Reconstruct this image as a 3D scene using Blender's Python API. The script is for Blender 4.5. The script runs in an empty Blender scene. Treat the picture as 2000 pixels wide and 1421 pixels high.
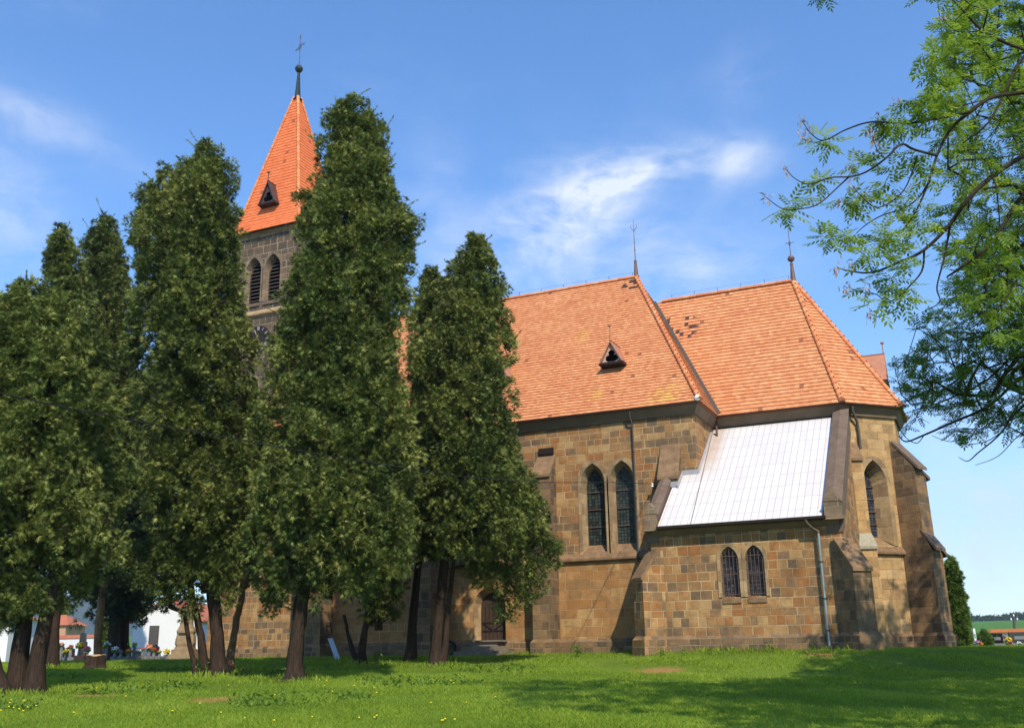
import bpy, math, random
import numpy as np
from mathutils import Vector, Matrix
from mathutils.geometry import tessellate_polygon
random.seed(7); RNG = np.random.default_rng(11)
R = math.radians
sc = bpy.context.scene
col = sc.collection

# ------------------------------------------------------------------ camera
CAM = Vector((10.1794, -40.9958, 0.4176)); FPX = 1937.76
YAW, PITCH, ROLL = R(24.508), R(16.0887), R(-0.9429)
fw = Vector((-math.sin(YAW)*math.cos(PITCH), math.cos(YAW)*math.cos(PITCH), math.sin(PITCH)))
rt = Vector((math.cos(YAW), math.sin(YAW), 0)); up = rt.cross(fw)
cr = rt*math.cos(ROLL)+up*math.sin(ROLL); cu = -rt*math.sin(ROLL)+up*math.cos(ROLL)
cam = bpy.data.objects.new('camera', bpy.data.cameras.new('camera')); col.objects.link(cam)
cam.matrix_world = Matrix(((cr.x, cu.x, -fw.x, CAM.x), (cr.y, cu.y, -fw.y, CAM.y), (cr.z, cu.z, -fw.z, CAM.z), (0, 0, 0, 1)))
cam.data.sensor_width = 36; cam.data.lens = FPX/2000*36; cam.data.clip_end = 12000
sc.camera = cam
FH = Vector((-math.sin(YAW), math.cos(YAW), 0))
def at(px, py, s):
    "world point seen at pixel (px,py) of the 2000 px photograph, s metres in front"
    d = fw+cr*((px-1000)/FPX)-cu*((py-710.5)/FPX)
    return CAM+d*(s/d.dot(FH))
def proj(P):
    d = Vector(P)-CAM; z = d.dot(fw)
    return 1000+FPX*d.dot(cr)/z, 710.5-FPX*d.dot(cu)/z

# ------------------------------------------------------------------ sun and sky
SUN_EL, SUN_AZ = R(47), R(40)           # azimuth measured from south towards east
SUN = Vector((math.sin(SUN_AZ)*math.cos(SUN_EL), -math.cos(SUN_AZ)*math.cos(SUN_EL), math.sin(SUN_EL)))
sl = bpy.data.lights.new('sun', 'SUN'); sl.energy = 5.0; sl.angle = R(0.5); sl.color = (1.0, 0.90, 0.74)
so = bpy.data.objects.new('sun', sl); col.objects.link(so)
so.rotation_euler = SUN.to_track_quat('Z', 'Y').to_euler(); so.location = (20, -40, 60)
sc.view_settings.view_transform = 'Standard'; sc.view_settings.look = 'None'
sc.view_settings.exposure = 0.12; sc.view_settings.gamma = 1
sc.cycles.max_bounces = 6; sc.cycles.transparent_max_bounces = 6
sc.cycles.diffuse_bounces = 1; sc.cycles.glossy_bounces = 2; sc.cycles.transmission_bounces = 3

class NT:
    "small helper for node trees"
    def __init__(s, tree): s.t = tree; s.n = tree.nodes; s.l = tree.links
    def new(s, typ, **k):
        n = s.n.new(typ)
        for a, b in k.items(): setattr(n, a, b)
        return n
    def put(s, sock, v):
        if hasattr(v, 'links') or isinstance(v, bpy.types.NodeSocket): s.l.new(v, sock)
        else: sock.default_value = v
    def m(s, op, a, b=None, c=None, clamp=False):
        n = s.new('ShaderNodeMath', operation=op); n.use_clamp = clamp
        s.put(n.inputs[0], a)
        if b is not None: s.put(n.inputs[1], b)
        if c is not None: s.put(n.inputs[2], c)
        return n.outputs[0]
    def comb(s, x=0., y=0., z=0.):
        n = s.new('ShaderNodeCombineXYZ')
        for i, v in enumerate((x, y, z)): s.put(n.inputs[i], v)
        return n.outputs[0]
    def noise(s, vec, scale, detail=3., rough=.55, dim='3D', w=None):
        n = s.new('ShaderNodeTexNoise', noise_dimensions=dim)
        if dim == '1D': s.put(n.inputs['W'], w)
        else: s.put(n.inputs['Vector'], vec)
        n.inputs['Scale'].default_value = scale; n.inputs['Detail'].default_value = detail
        n.inputs['Roughness'].default_value = rough
        return n.outputs[0]
    def ramp(s, fac, stops, interp='LINEAR'):
        n = s.new('ShaderNodeValToRGB'); n.color_ramp.interpolation = interp
        e = n.color_ramp.elements
        while len(e) < len(stops): e.new(.5)
        for x, (p, c) in zip(e, stops): x.position = p; x.color = (*c, 1) if len(c) == 3 else c
        s.put(n.inputs[0], fac); return n.outputs[0]
    def mix(s, fac, a, b, mode='MIX'):
        n = s.new('ShaderNodeMix', data_type='RGBA', blend_type=mode)
        s.put(n.inputs[0], fac)
        s.put(n.inputs[6], a if not isinstance(a, tuple) else (*a, 1)[:4])
        s.put(n.inputs[7], b if not isinstance(b, tuple) else (*b, 1)[:4])
        return n.outputs[2]
    def smooth(s, v, a, b):
        n = s.new('ShaderNodeMapRange', interpolation_type='SMOOTHSTEP')
        s.put(n.inputs[0], v); n.inputs[1].default_value = a; n.inputs[2].default_value = b
        return n.outputs[0]
    def bump(s, h, strength=.5, dist=.02):
        n = s.new('ShaderNodeBump'); n.inputs['Strength'].default_value = strength
        n.inputs['Distance'].default_value = dist; s.put(n.inputs['Height'], h); return n.outputs[0]

w = bpy.data.worlds.new('World'); sc.world = w; w.use_nodes = True
T = NT(w.node_tree); T.n.clear()
sky = T.new('ShaderNodeTexSky', sky_type='NISHITA'); sky.sun_disc = False
sky.sun_elevation = SUN_EL; sky.sun_rotation = R(140)
sky.altitude = 300; sky.air_density = 1.0; sky.dust_density = 0.15; sky.ozone_density = 2.2
hsv = T.new('ShaderNodeHueSaturation'); hsv.inputs['Saturation'].default_value = 1.18; hsv.inputs['Value'].default_value = 1.24
T.l.new(sky.outputs[0], hsv.inputs['Color'])
tc = T.new('ShaderNodeTexCoord'); sep = T.new('ShaderNodeSeparateXYZ'); T.l.new(tc.outputs['Generated'], sep.inputs[0])
az = T.m('ARCTAN2', sep.outputs[0], sep.outputs[1]); el = T.m('ARCSINE', sep.outputs[2])
# thin cirrus: (azimuth, elevation, half-widths, tilt, strength), all in radians on the sky
CLOUDS = CLOUDLIST = []
def azel(px, py):
    d = (at(px, py, 100)-CAM).normalized(); return math.atan2(d.x, d.y), math.asin(d.z)
for px, py, rx, ry, tilt, st in ((1440, 318, 62, 36, .1, .95), (1290, 325, 115, 32, .28, .68), (1165, 375, 110, 56, .3, 1.05), (1120, 410, 130, 55, .5, .6),
                                 (1010, 450, 120, 70, .3, .42), (80, 235, 160, 36, -.25, .42), (10, 410, 90, 120, 0, .5),
                                 (1150, 500, 280, 80, .1, .45), (1450, 150, 60, 45, .2, .22), (1350, 535, 170, 50, 0, .55), (850, 380, 60, 120, 0, .25),
                                 (1880, 960, 320, 130, 0, .6), (1930, 1110, 260, 60, 0, .6), (1050, 330, 90, 60, .3, .15)):
    a, e = azel(px, py); CLOUDS.append((a, e, rx/FPX, ry/FPX, tilt, st))
tot = None
for a, e, rx, ry, tilt, st in CLOUDS:
    dx = T.m('SUBTRACT', az, a); dy = T.m('SUBTRACT', el, e)
    c, s_ = math.cos(tilt), math.sin(tilt)
    u_ = T.m('MULTIPLY', T.m('ADD', T.m('MULTIPLY', dx, c), T.m('MULTIPLY', dy, s_)), 1/rx)
    v_ = T.m('MULTIPLY', T.m('SUBTRACT', T.m('MULTIPLY', dy, c), T.m('MULTIPLY', dx, s_)), 1/ry)
    r2 = T.m('ADD', T.m('MULTIPLY', u_, u_), T.m('MULTIPLY', v_, v_))
    g = T.m('MULTIPLY', T.m('EXPONENT', T.m('MULTIPLY', r2, -.8)), st)
    tot = g if tot is None else T.m('ADD', tot, g)
cv = T.comb(T.m('MULTIPLY', az, 1.0), T.m('MULTIPLY', el, 1.9), 0.)
warp = T.new('ShaderNodeVectorMath', operation='ADD'); T.l.new(cv, warp.inputs[0])
nz = T.new('ShaderNodeTexNoise'); nz.inputs['Scale'].default_value = 5; nz.inputs['Detail'].default_value = 4; T.l.new(cv, nz.inputs['Vector'])
sc_ = T.new('ShaderNodeVectorMath', operation='SCALE'); sc_.inputs['Scale'].default_value = .16; T.l.new(nz.outputs['Color'], sc_.inputs[0])
T.l.new(sc_.outputs[0], warp.inputs[1])
wisp = T.noise(warp.outputs[0], 13, 8, .62)
base = T.m('MULTIPLY', tot, T.smooth(wisp, .22, .80))
den = T.m('ADD', base, T.m('MULTIPLY', T.smooth(T.noise(warp.outputs[0], 3.2, 6, .6), .52, .8), .10), clamp=True)
tintn = T.mix(1., hsv.outputs[0], (1.02, 1.15, 1.29), 'MULTIPLY')
lowv = T.m('MULTIPLY', T.m('EXPONENT', T.m('MULTIPLY', T.m('ABSOLUTE', el), -9.)), .55)
tintn = T.mix(lowv, tintn, (4.3, 5.2, 6.6))
skyc = T.mix(T.m('MULTIPLY', den, .85, clamp=True), tintn, (6.1, 6.5, 7.2))
bg = T.new('ShaderNodeBackground'); T.l.new(skyc, bg.inputs[0]); bg.inputs[1].default_value = 0.15
wo = T.new('ShaderNodeOutputWorld'); T.l.new(bg.outputs[0], wo.inputs[0])

# ------------------------------------------------------------------ object helpers
def tag(o, label=None, cat=None, group=None, kind=None):
    if label: o['label'] = label
    if cat: o['category'] = cat
    if group: o['group'] = group
    if kind: o['kind'] = kind
    return o
def empty(name, loc=(0, 0, 0), label=None, cat=None, group=None):
    o = bpy.data.objects.new(name, None); o.empty_display_size = .3; col.objects.link(o)
    o.location = loc; return tag(o, label, cat, group)
def link(name, me, mat, parent=None):
    o = bpy.data.objects.new(name, me); col.objects.link(o)
    if mat: me.materials.append(mat)
    if parent:
        o.parent = parent
        root = parent
        off = Vector((0, 0, 0))
        while root: off += root.location; root = root.parent
        o.location = -off                       # meshes are written in world coordinates
    return o
def copy_tree(o, parent=None, loc=None):
    c = o.copy(); col.objects.link(c)
    if parent: c.parent = parent
    if loc is not None: c.location = loc
    for ch in [x for x in col.objects if x.parent == o]: copy_tree(ch, c)
    return c
Z = Vector((0, 0, 1))
class MB:
    def __init__(s): s.v = []; s.f = []; s.uv = []; s.t = []; s.tint = 0.; s.sm = []
    def face(s, pts, uvs=None, tint=None, smooth=False):
        pts = [Vector(p) for p in pts]
        if uvs is None:
            n = Vector((0, 0, 0))
            for a, b in zip(pts, pts[1:]+pts[:1]): n += a.cross(b)
            if n.length < 1e-12: return
            n.normalize()
            t = Z.cross(n)
            t = Vector((1, 0, 0)) if t.length < .15 else t.normalized()
            b = n.cross(t)
            uvs = [(p.dot(t), p.dot(b)) for p in pts]
        i = len(s.v); s.v += [tuple(p) for p in pts]; s.f.append(tuple(range(i, i+len(pts)))); s.uv += uvs
        s.t += [s.tint if tint is None else tint]*len(pts); s.sm.append(smooth)
    def box(s, x0, x1, y0, y1, z0, z1):
        P = lambda x, y, z: Vector((x, y, z))
        s.hexa([P(x0, y0, z0), P(x1, y0, z0), P(x1, y1, z0), P(x0, y1, z0)], [P(x0, y0, z1), P(x1, y0, z1), P(x1, y1, z1), P(x0, y1, z1)])
    def hexa(s, lo, hi):
        n = len(lo); s.face(list(reversed(lo))); s.face(hi)
        for i in range(n): j = (i+1) % n; s.face([lo[i], lo[j], hi[j], hi[i]])
    def obox(s, c, ux, uy, hx, hy, z0, z1, top=1.):
        "box with footprint axes ux, uy; top scales the upper face"
        c, ux, uy = Vector((c[0], c[1], 0)), Vector((ux[0], ux[1], 0)), Vector((uy[0], uy[1], 0))
        q = [(-1, -1), (1, -1), (1, 1), (-1, 1)]
        s.hexa([c+ux*(hx*a)+uy*(hy*b)+Z*z0 for a, b in q], [c+ux*(hx*a*top)+uy*(hy*b*top)+Z*z1 for a, b in q])
    def extrude(s, poly, vec):
        poly = [Vector(p) for p in poly]; vec = Vector(vec)
        n = Vector((0, 0, 0))
        for a, b in zip(poly, poly[1:]+poly[:1]): n += a.cross(b)
        if n.dot(vec) > 0: poly.reverse()
        hi = [p+vec for p in poly]
        s.poly(poly); s.poly(list(reversed(hi)))
        m = len(poly)
        for i in range(m): j = (i+1) % m; s.face([poly[j], poly[i], hi[i], hi[j]])
    def poly(s, pts, holes=()):
        "planar polygon, maybe concave or holed"
        if len(pts) <= 4 and not holes: s.face(pts); return
        allp = [Vector(p) for p in pts]
        n = Vector((0, 0, 0))
        for a, b in zip(allp, allp[1:]+allp[:1]): n += a.cross(b)
        for h in holes: allp += [Vector(p) for p in h]
        for tri in tessellate_polygon([[Vector(p) for p in pts]]+[[Vector(p) for p in h] for h in holes]):
            t = [allp[i] for i in tri]
            if (t[1]-t[0]).cross(t[2]-t[0]).dot(n) < 0: t.reverse()
            s.face(t)
    def tube(s, pts, rad, seg=6, cap=True, smooth=True, twist=0, flute=0):
        pts = [Vector(p) for p in pts]
        if not hasattr(rad, '__len__'): rad = [rad]*len(pts)
        rings = []; ref = None
        for i, p in enumerate(pts):
            d = (pts[min(i+1, len(pts)-1)]-pts[max(i-1, 0)]).normalized()
            if ref is None: ref = d.orthogonal().normalized()
            ref = (ref-d*ref.dot(d)).normalized(); b = d.cross(ref)
            rings.append([p+(ref*math.cos(2*math.pi*k/seg+twist)+b*math.sin(2*math.pi*k/seg+twist))*rad[i]*(1+flute*math.sin(3.1*k+.7*i)) for k in range(seg)])
        base = len(s.v); L = 0
        for i, ring in enumerate(rings):
            s.v += [tuple(q) for q in ring]; s.t += [s.tint]*seg
        for i in range(len(rings)-1):
            dl = (pts[i+1]-pts[i]).length; cc = 2*math.pi*max(rad[i], rad[i+1])
            for k in range(seg):
                a = base+i*seg+k; b = base+i*seg+(k+1) % seg
                s.f.append((a, b, b+seg, a+seg)); s.uv += [(cc*k/seg, L), (cc*(k+1)/seg, L), (cc*(k+1)/seg, L+dl), (cc*k/seg, L+dl)]; s.sm.append(smooth)
            L += dl
        if cap and seg > 2:
            for r, rev in ((rings[0], True), (rings[-1], False)):
                s.face(list(reversed(r)) if rev else r)
    def lathe(s, c, prof, seg=12, smooth=True, sx=1, sy=1):
        c = Vector(c)
        rings = [[c+Vector((r*sx*math.cos(2*math.pi*k/seg), r*sy*math.sin(2*math.pi*k/seg), z)) for k in range(seg)] for r, z in prof]
        for a, b in zip(rings, rings[1:]):
            for k in range(seg): j = (k+1) % seg; s.face([a[k], a[j], b[j], b[k]], smooth=smooth)
        s.face(list(reversed(rings[0]))); s.face(rings[-1])
    def run(s, path, prof, closed=False, caps=True):
        "extrude a (depth, z) profile along a plan polyline; depth goes to its right-hand side"
        P = [Vector((x, y, 0)) for x, y in path]; n = len(P); offs = []
        for i in range(n):
            def nrm(a, b): d = (b-a).normalized(); return Vector((d.y, -d.x, 0))
            if i == 0: m = nrm(P[0], P[1])
            elif i == n-1: m = nrm(P[-2], P[-1])
            else:
                a, b = nrm(P[i-1], P[i]), nrm(P[i], P[i+1]); m = (a+b)/(1+a.dot(b))
            offs.append(m)
        for i in range(n-1):
            for (d0, z0), (d1, z1) in zip(prof, prof[1:]):
                s.face([P[i]+offs[i]*d1+Z*z1, P[i+1]+offs[i+1]*d1+Z*z1, P[i+1]+offs[i+1]*d0+Z*z0, P[i]+offs[i]*d0+Z*z0])
        if caps:
            s.poly([P[0]+offs[0]*d+Z*z for d, z in prof]); s.poly([P[-1]+offs[-1]*d+Z*z for d, z in reversed(prof)])
    def build(s, name, mat, parent=None, **k):
        me = bpy.data.meshes.new(name); me.from_pydata(s.v, [], s.f)
        uv = me.uv_layers.new(name='UVMap'); uv.data.foreach_set('uv', np.array(s.uv, 'f').ravel())
        at_ = me.attributes.new('tint', 'FLOAT', 'POINT'); at_.data.foreach_set('value', np.array(s.t, 'f'))
        me.polygons.foreach_set('use_smooth', s.sm); me.update()
        o = link(name, me, mat, parent); return tag(o, **k) if k else o
def part(name, mat, parent, fn, **k):
    m = MB(); fn(m); return m.build(name, mat, parent, **k)

# ------------------------------------------------------------------ materials
def mat(name):
    m = bpy.data.materials.new(name); m.use_nodes = True; t = NT(m.node_tree); t.n.clear()
    out = t.new('ShaderNodeOutputMaterial'); p = t.new('ShaderNodeBsdfPrincipled'); t.l.new(p.outputs[0], out.inputs[0])
    return m, t, p, out
def plain(name, c, rough=.7, metal=0., var=.25, scale=3., bump=0., spec=.3):
    m, t, p, o = mat(name)
    g = t.new('ShaderNodeTexCoord').outputs['Object']
    n = t.noise(g, scale, 4)
    v = t.mix(n, tuple(x*(1-var) for x in c), tuple(min(1, x*(1+var)) for x in c))
    t.l.new(v, p.inputs['Base Color']); p.inputs['Roughness'].default_value = rough; p.inputs['Metallic'].default_value = metal
    p.inputs['Specular IOR Level'].default_value = spec
    if bump: t.l.new(t.bump(t.noise(g, scale*6, 4), bump, .02), p.inputs['Normal'])
    return m
def ashlar(name, stops, joint, h=.33, wd=.48, stain=.35, jw=.012, staincol=(.045, .036, .028)):
    "coursed stone: every block picks its own colour"
    m, t, p, o = mat(name)
    uv = t.new('ShaderNodeUVMap').outputs[0]; sp = t.new('ShaderNodeSeparateXYZ'); t.l.new(uv, sp.inputs[0]); u, v = sp.outputs[0], sp.outputs[1]
    vr = t.m('ADD', t.m('MULTIPLY', v, 1/h), t.m('MULTIPLY', t.noise(None, .8, 1, dim='1D', w=v), .9))
    row = t.m('FLOOR', vr); fv = t.m('FRACT', vr)
    def rnd(vec, out=0):
        n = t.new('ShaderNodeTexWhiteNoise', noise_dimensions='3D'); t.l.new(vec, n.inputs[0]); return n.outputs[out]
    rr = rnd(t.comb(row, 3., 1.)); wr = t.m('MULTIPLY_ADD', rr, .5*wd, .75*wd)
    uu = t.m('ADD', t.m('DIVIDE', u, wr), t.m('MULTIPLY', rr, 37.))
    uu = t.m('ADD', uu, t.m('MULTIPLY', t.noise(t.comb(t.m('MULTIPLY', u, 1.3), t.m('MULTIPLY', row, 5.3), 0.), 1., 1), .9))
    cl = t.m('FLOOR', uu); fu = t.m('FRACT', uu)
    cell = t.comb(cl, row, 0.)
    r1 = rnd(cell); r2 = rnd(t.comb(row, cl, 9.))
    du = t.m('MULTIPLY', t.m('MINIMUM', fu, t.m('SUBTRACT', 1., fu)), wr)
    dv = t.m('MULTIPLY', t.m('MINIMUM', fv, t.m('SUBTRACT', 1., fv)), h)
    pos = t.new('ShaderNodeNewGeometry').outputs['Position']
    fine = t.noise(pos, 14, 5, .65)
    d = t.m('ADD', t.m('MINIMUM', du, dv), t.m('MULTIPLY', t.m('SUBTRACT', fine, .5), .022))
    jmask = t.smooth(d, jw*.5, jw*1.5)
    med = t.noise(pos, 2.3, 5, .6); big = t.noise(pos, .35, 4, .6)
    idx = t.m('ADD', t.m('MULTIPLY', r1, .60), t.m('MULTIPLY', t.m('ADD', big, t.m('MULTIPLY', med, .55)), .50), clamp=True)
    idx = t.m('SUBTRACT', idx, .14, clamp=True)
    c = t.ramp(idx, stops)
    c = t.mix(1., c, t.ramp(med, [(.25, (.72, .72, .72)), (.75, (1.22, 1.2, 1.16))]), 'MULTIPLY')
    c = t.mix(1., c, t.ramp(fine, [(.3, (.86, .86, .86)), (.7, (1.12, 1.12, 1.12))]), 'MULTIPLY')
    vm = t.new('ShaderNodeMapping'); t.l.new(pos, vm.inputs[0]); vm.inputs['Scale'].default_value = (2.2, 2.2, .28)
    st = t.m('MULTIPLY', t.m('MAXIMUM', t.smooth(t.noise(pos, .9, 6, .7), .52, .74), t.m('MULTIPLY', t.smooth(t.noise(vm.outputs[0], 1., 5, .65), .56, .74), .8)), stain)
    c = t.mix(st, c, staincol)
    # not every joint is freshly pointed
    jf = t.ramp(t.noise(pos, 1.1, 3), [(.35, tuple(x*.45 for x in joint)), (.58, joint), (.75, tuple(min(.7, x*1.35) for x in joint))])
    c = t.mix(jmask, jf, c)
    t.l.new(c, p.inputs['Base Color']); p.inputs['Roughness'].default_value = .88; p.inputs['Specular IOR Level'].default_value = .2
    hgt = t.m('ADD', t.m('MULTIPLY', jmask, .7), t.m('ADD', t.m('MULTIPLY', fine, .5), t.m('MULTIPLY', r2, .35)))
    t.l.new(t.bump(hgt, .55, .03), p.inputs['Normal'])
    return m
WARM = [(0., (.115, .082, .055)), (.22, (.16, .108, .066)), (.36, (.215, .135, .072)), (.50, (.33, .180, .074)), (.62, (.31, .135, .048)), (.74, (.38, .220, .092)), (.9, (.43, .280, .13)), (1., (.25, .175, .105))]
PALE = [(0., (.19, .125, .068)), (.3, (.34, .215, .10)), (.5, (.44, .275, .12)), (.75, (.48, .31, .145)), (1., (.50, .36, .20))]
DARKS = [(0., (.062, .048, .035)), (.4, (.100, .073, .050)), (.7, (.135, .094, .062)), (1., (.19, .125, .075))]
M = {}
M['warm'] = ashlar('warm_sandstone', WARM, (.50, .37, .21), .33, .42, .40)
M['pale'] = ashlar('pale_sandstone', PALE, (.40, .28, .15), .40, .55, .18, .009)
M['mixed'] = ashlar('weathered_sandstone', [(0., (.07, .055, .04)), (.3, (.125, .088, .055)), (.5, (.20, .125, .066)), (.7, (.26, .16, .08)), (.85, (.17, .125, .08)), (1., (.33, .22, .12))], (.28, .21, .13), .35, .45, .45)
M['golden'] = ashlar('golden_sandstone', [(0., (.17, .105, .06)), (.2, (.27, .155, .07)), (.45, (.38, .205, .082)), (.65, (.34, .165, .06)), (.8, (.44, .265, .11)), (1., (.48, .34, .18))], (.46, .33, .18), .38, .6, .28, .010)
M['dark'] = ashlar('dark_tower_stone', DARKS, (.34, .26, .17), .42, .55, .3, .02)
M['trim'] = ashlar('dressed_stone', [(0., (.17, .12, .075)), (.4, (.30, .20, .11)), (.7, (.40, .28, .15)), (1., (.46, .33, .19))], (.42, .31, .19), .42, .7, .35, .008)
M['trim_dark'] = ashlar('dressed_grey_stone', [(0., (.11, .085, .06)), (.5, (.19, .14, .095)), (1., (.28, .205, .13))], (.36, .28, .19), .42, .7, .35, .010)
M['cap'] = plain('coping_stone', (.15, .105, .075), .9, var=.55, scale=2.4, bump=.5)
M['cap_warm'] = plain('warm_coping_stone', (.22, .135, .072), .9, var=.7, scale=3.4, bump=.8)
M['lichen'] = plain('lichen_stone', (.33, .30, .22), .95, var=.5, scale=9, bump=.8)
M['cornice'] = plain('cornice_stone', (.17, .12, .075), .9, var=.45, scale=1.5, bump=.3)
M['metal_dark'] = plain('dark_eave_shade', (.035, .022, .018), .5, .3, .2, 3)
M['zinc'] = plain('zinc', (.30, .36, .36), .45, .6, .2, 5)
M['zinc_dull'] = plain('dull_pipe', (.12, .10, .08), .5, .4, .3, 5)
M['lead'] = plain('lead_flashing', (.36, .35, .36), .6, .2, .35, 6)
M['iron'] = plain('iron', (.03, .026, .024), .5, .5, .3, 8)
M['rust_iron'] = plain('painted_rusty_iron', (.15, .09, .07), .6, .2, .4, 8)
M['ball'] = plain('patina_ball', (.045, .06, .052), .4, .6, .4, 9)
M['dormer'] = plain('dormer_sheet', (.42, .19, .11), .65, .1, .3, 4)
M['dormer_dark'] = plain('dark_dormer_sheet', (.085, .055, .05), .55, .2, .3, 4)
M['dormer_face'] = plain('dormer_board', (.50, .32, .24), .8, 0, .25, 4)
M['black'] = plain('unlit_interior', (.006, .006, .007), .9, 0, .1, 2, spec=.05)
M['louver'] = plain('louver_boards', (.07, .05, .045), .85, 0, .4, 6)
M['gold'] = plain('gilt_hands', (.50, .36, .16), .5, .3, .2, 6)
M['white_numeral'] = plain('faded_numeral_paint', (.42, .42, .40), .7, 0, .2, 6)
M['wood'] = plain('old_door_wood', (.055, .032, .021), .8, 0, .4, 7, .4)
M['step'] = plain('worn_step_stone', (.20, .16, .12), .9, 0, .5, 3, .5)
M['plaster'] = plain('white_plaster', (.74, .74, .74), .9, 0, .05, 1.5)
M['cream'] = plain('cream_plaster', (.72, .62, .48), .9, 0, .1, 1.5)
M['ochre'] = plain('ochre_plaster', (.46, .26, .15), .9, 0, .15, 1.5)
M['red_sheet'] = plain('red_tiles_far', (.42, .13, .065), .8, 0, .3, 2.5)
M['orange_cope'] = plain('orange_coping_tiles', (.55, .17, .05), .8, 0, .3, 5)
M['granite_dark'] = plain('polished_dark_granite', (.012, .012, .014), .15, 0, .3, 30, spec=.6)
M['granite_grey'] = plain('grey_granite', (.17, .165, .165), .6, 0, .3, 20)
M['granite_red'] = plain('red_brown_granite', (.12, .045, .03), .3, 0, .3, 20)
M['terracotta'] = plain('terracotta', (.38, .13, .07), .8, 0, .25, 5)
M['statue'] = plain('weathered_statue_stone', (.27, .19, .11), .92, 0, .5, 3, .6)
M['board'] = plain('white_painted_board', (.45, .52, .62), .6, 0, .15, 3)
M['cut'] = plain('cut_wood', (.56, .36, .18), .85, 0, .25, 14, .3)
M['pole'] = plain('grey_wood_pole', (.08, .075, .07), .9, 0, .3, 3)
M['porcelain'] = plain('porcelain', (.75, .75, .72), .2, 0, .05, 3)
M['rubber'] = plain('black_rubber', (.012, .012, .012), .6, 0, .3, 3)

def tilemat(name, stops, lichen=(), dark=()):
    m, t, p, o = mat(name)
    a = t.new('ShaderNodeAttribute', attribute_name='tint').outputs['Fac']
    pos = t.new('ShaderNodeNewGeometry').outputs['Position']
    big = t.noise(pos, .5, 4, .6)
    idx = t.m('ADD', t.m('MULTIPLY', a, .5), t.m('MULTIPLY', t.m('SUBTRACT', big, .1), .55), clamp=True)
    c = t.ramp(idx, stops)
    c = t.mix(1., c, t.ramp(t.noise(pos, 9, 4), [(.3, (.86, .86, .86)), (.7, (1.12, 1.12, 1.12))]), 'MULTIPLY')
    def blob(P, r):
        n = t.new('ShaderNodeVectorMath', operation='DISTANCE'); t.l.new(pos, n.inputs[0]); n.inputs[1].default_value = P; return n.outputs['Value']
    for P, r, k in lichen:
        f = t.m('ADD', t.m('DIVIDE', blob(P, r), r), t.m('MULTIPLY', t.noise(pos, 2.2, 4), 1.3))
        f = t.m('MULTIPLY', t.m('SUBTRACT', 1., t.smooth(f, .8, 1.5)), t.m('MULTIPLY', t.smooth(a, .1, .75), k))
        c = t.mix(f, c, (.62, .47, .05))
    for P, r, k in dark:
        f = t.m('SUBTRACT', 1., t.smooth(t.m('DIVIDE', blob(P, r), r), .7, 1.))
        f = t.m('MULTIPLY', f, t.m('GREATER_THAN', a, 1-k))
        c = t.mix(f, c, (.085, .045, .035))
    # scattered darker replacement tiles
    f = t.m('MULTIPLY', t.m('LESS_THAN', a, .01), .6); c = t.mix(f, c, (.13, .05, .035))
    t.l.new(c, p.inputs['Base Color']); p.inputs['Roughness'].default_value = .82; p.inputs['Specular IOR Level'].default_value = .2
    t.l.new(t.bump(t.noise(pos, 30, 3), .3, .01), p.inputs['Normal'])
    return m
M['tile'] = tilemat('roof_tiles', [(0., (.50, .165, .070)), (.3, (.56, .215, .090)), (.6, (.62, .265, .115)), (.85, (.66, .32, .145)), (1., (.58, .235, .10))],
                    lichen=[((-1.2, 0.1, 10.95), 1.2, .48), ((-4.5, .5, 11.3), .7, .4), ((3.5, 4.9, 12.6), .7, .4), ((-6.2, 3.6, 15.6), .9, .25)],
                    dark=[((-1.9, 6.0, 15.7), 1.3, .20), ((-4.4, 6.3, 18.8), .65, .40)])
M['tile_spire'] = tilemat('spire_tiles', [(0., (.60, .135, .045)), (.5, (.68, .170, .058)), (1., (.73, .21, .075))])
M['ridge'] = tilemat('ridge_tiles', [(0., (.50, .14, .055)), (.5, (.64, .23, .09)), (1., (.72, .38, .18))])

def white_roof():
    m, t, p, o = mat('white_painted_sheets')
    uv = t.new('ShaderNodeUVMap').outputs[0]
    b = t.new('ShaderNodeTexBrick'); t.l.new(uv, b.inputs[0]); b.inputs['Scale'].default_value = 1
    b.inputs['Brick Width'].default_value = .27; b.inputs['Row Height'].default_value = .95; b.offset = 0.
    b.inputs['Mortar Size'].default_value = .010; b.inputs['Mortar Smooth'].default_value = .3
    b.inputs[1].default_value = (.66, .64, .62, 1); b.inputs[2].default_value = (.61, .585, .57, 1); b.inputs[3].default_value = (.34, .28, .255, 1)
    pos = t.new('ShaderNodeNewGeometry').outputs['Position']
    c = t.mix(t.m('MULTIPLY', t.smooth(t.noise(pos, 3.5, 6, .7), .60, .8), .25), b.outputs[0], (.62, .52, .42))
    sp = t.new('ShaderNodeSeparateXYZ'); t.l.new(pos, sp.inputs[0])
    # dirt strip below the nave corner
    f = t.m('MULTIPLY', t.m('SUBTRACT', 1., t.smooth(sp.outputs[0], .35, 1.0)), t.smooth(sp.outputs[2], 6.6, 8.8))
    f = t.m('MULTIPLY', f, t.m('ADD', .35, t.m('MULTIPLY', t.noise(pos, 2.5, 4), .9), clamp=True))
    c = t.mix(t.m('MULTIPLY', f, .75), c, (.42, .27, .18))
    t.l.new(c, p.inputs['Base Color']); p.inputs['Roughness'].default_value = .45
    t.l.new(t.bump(b.outputs['Fac'], -.4, .01), p.inputs['Normal'])
    return m
M['white_roof'] = white_roof()

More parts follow.
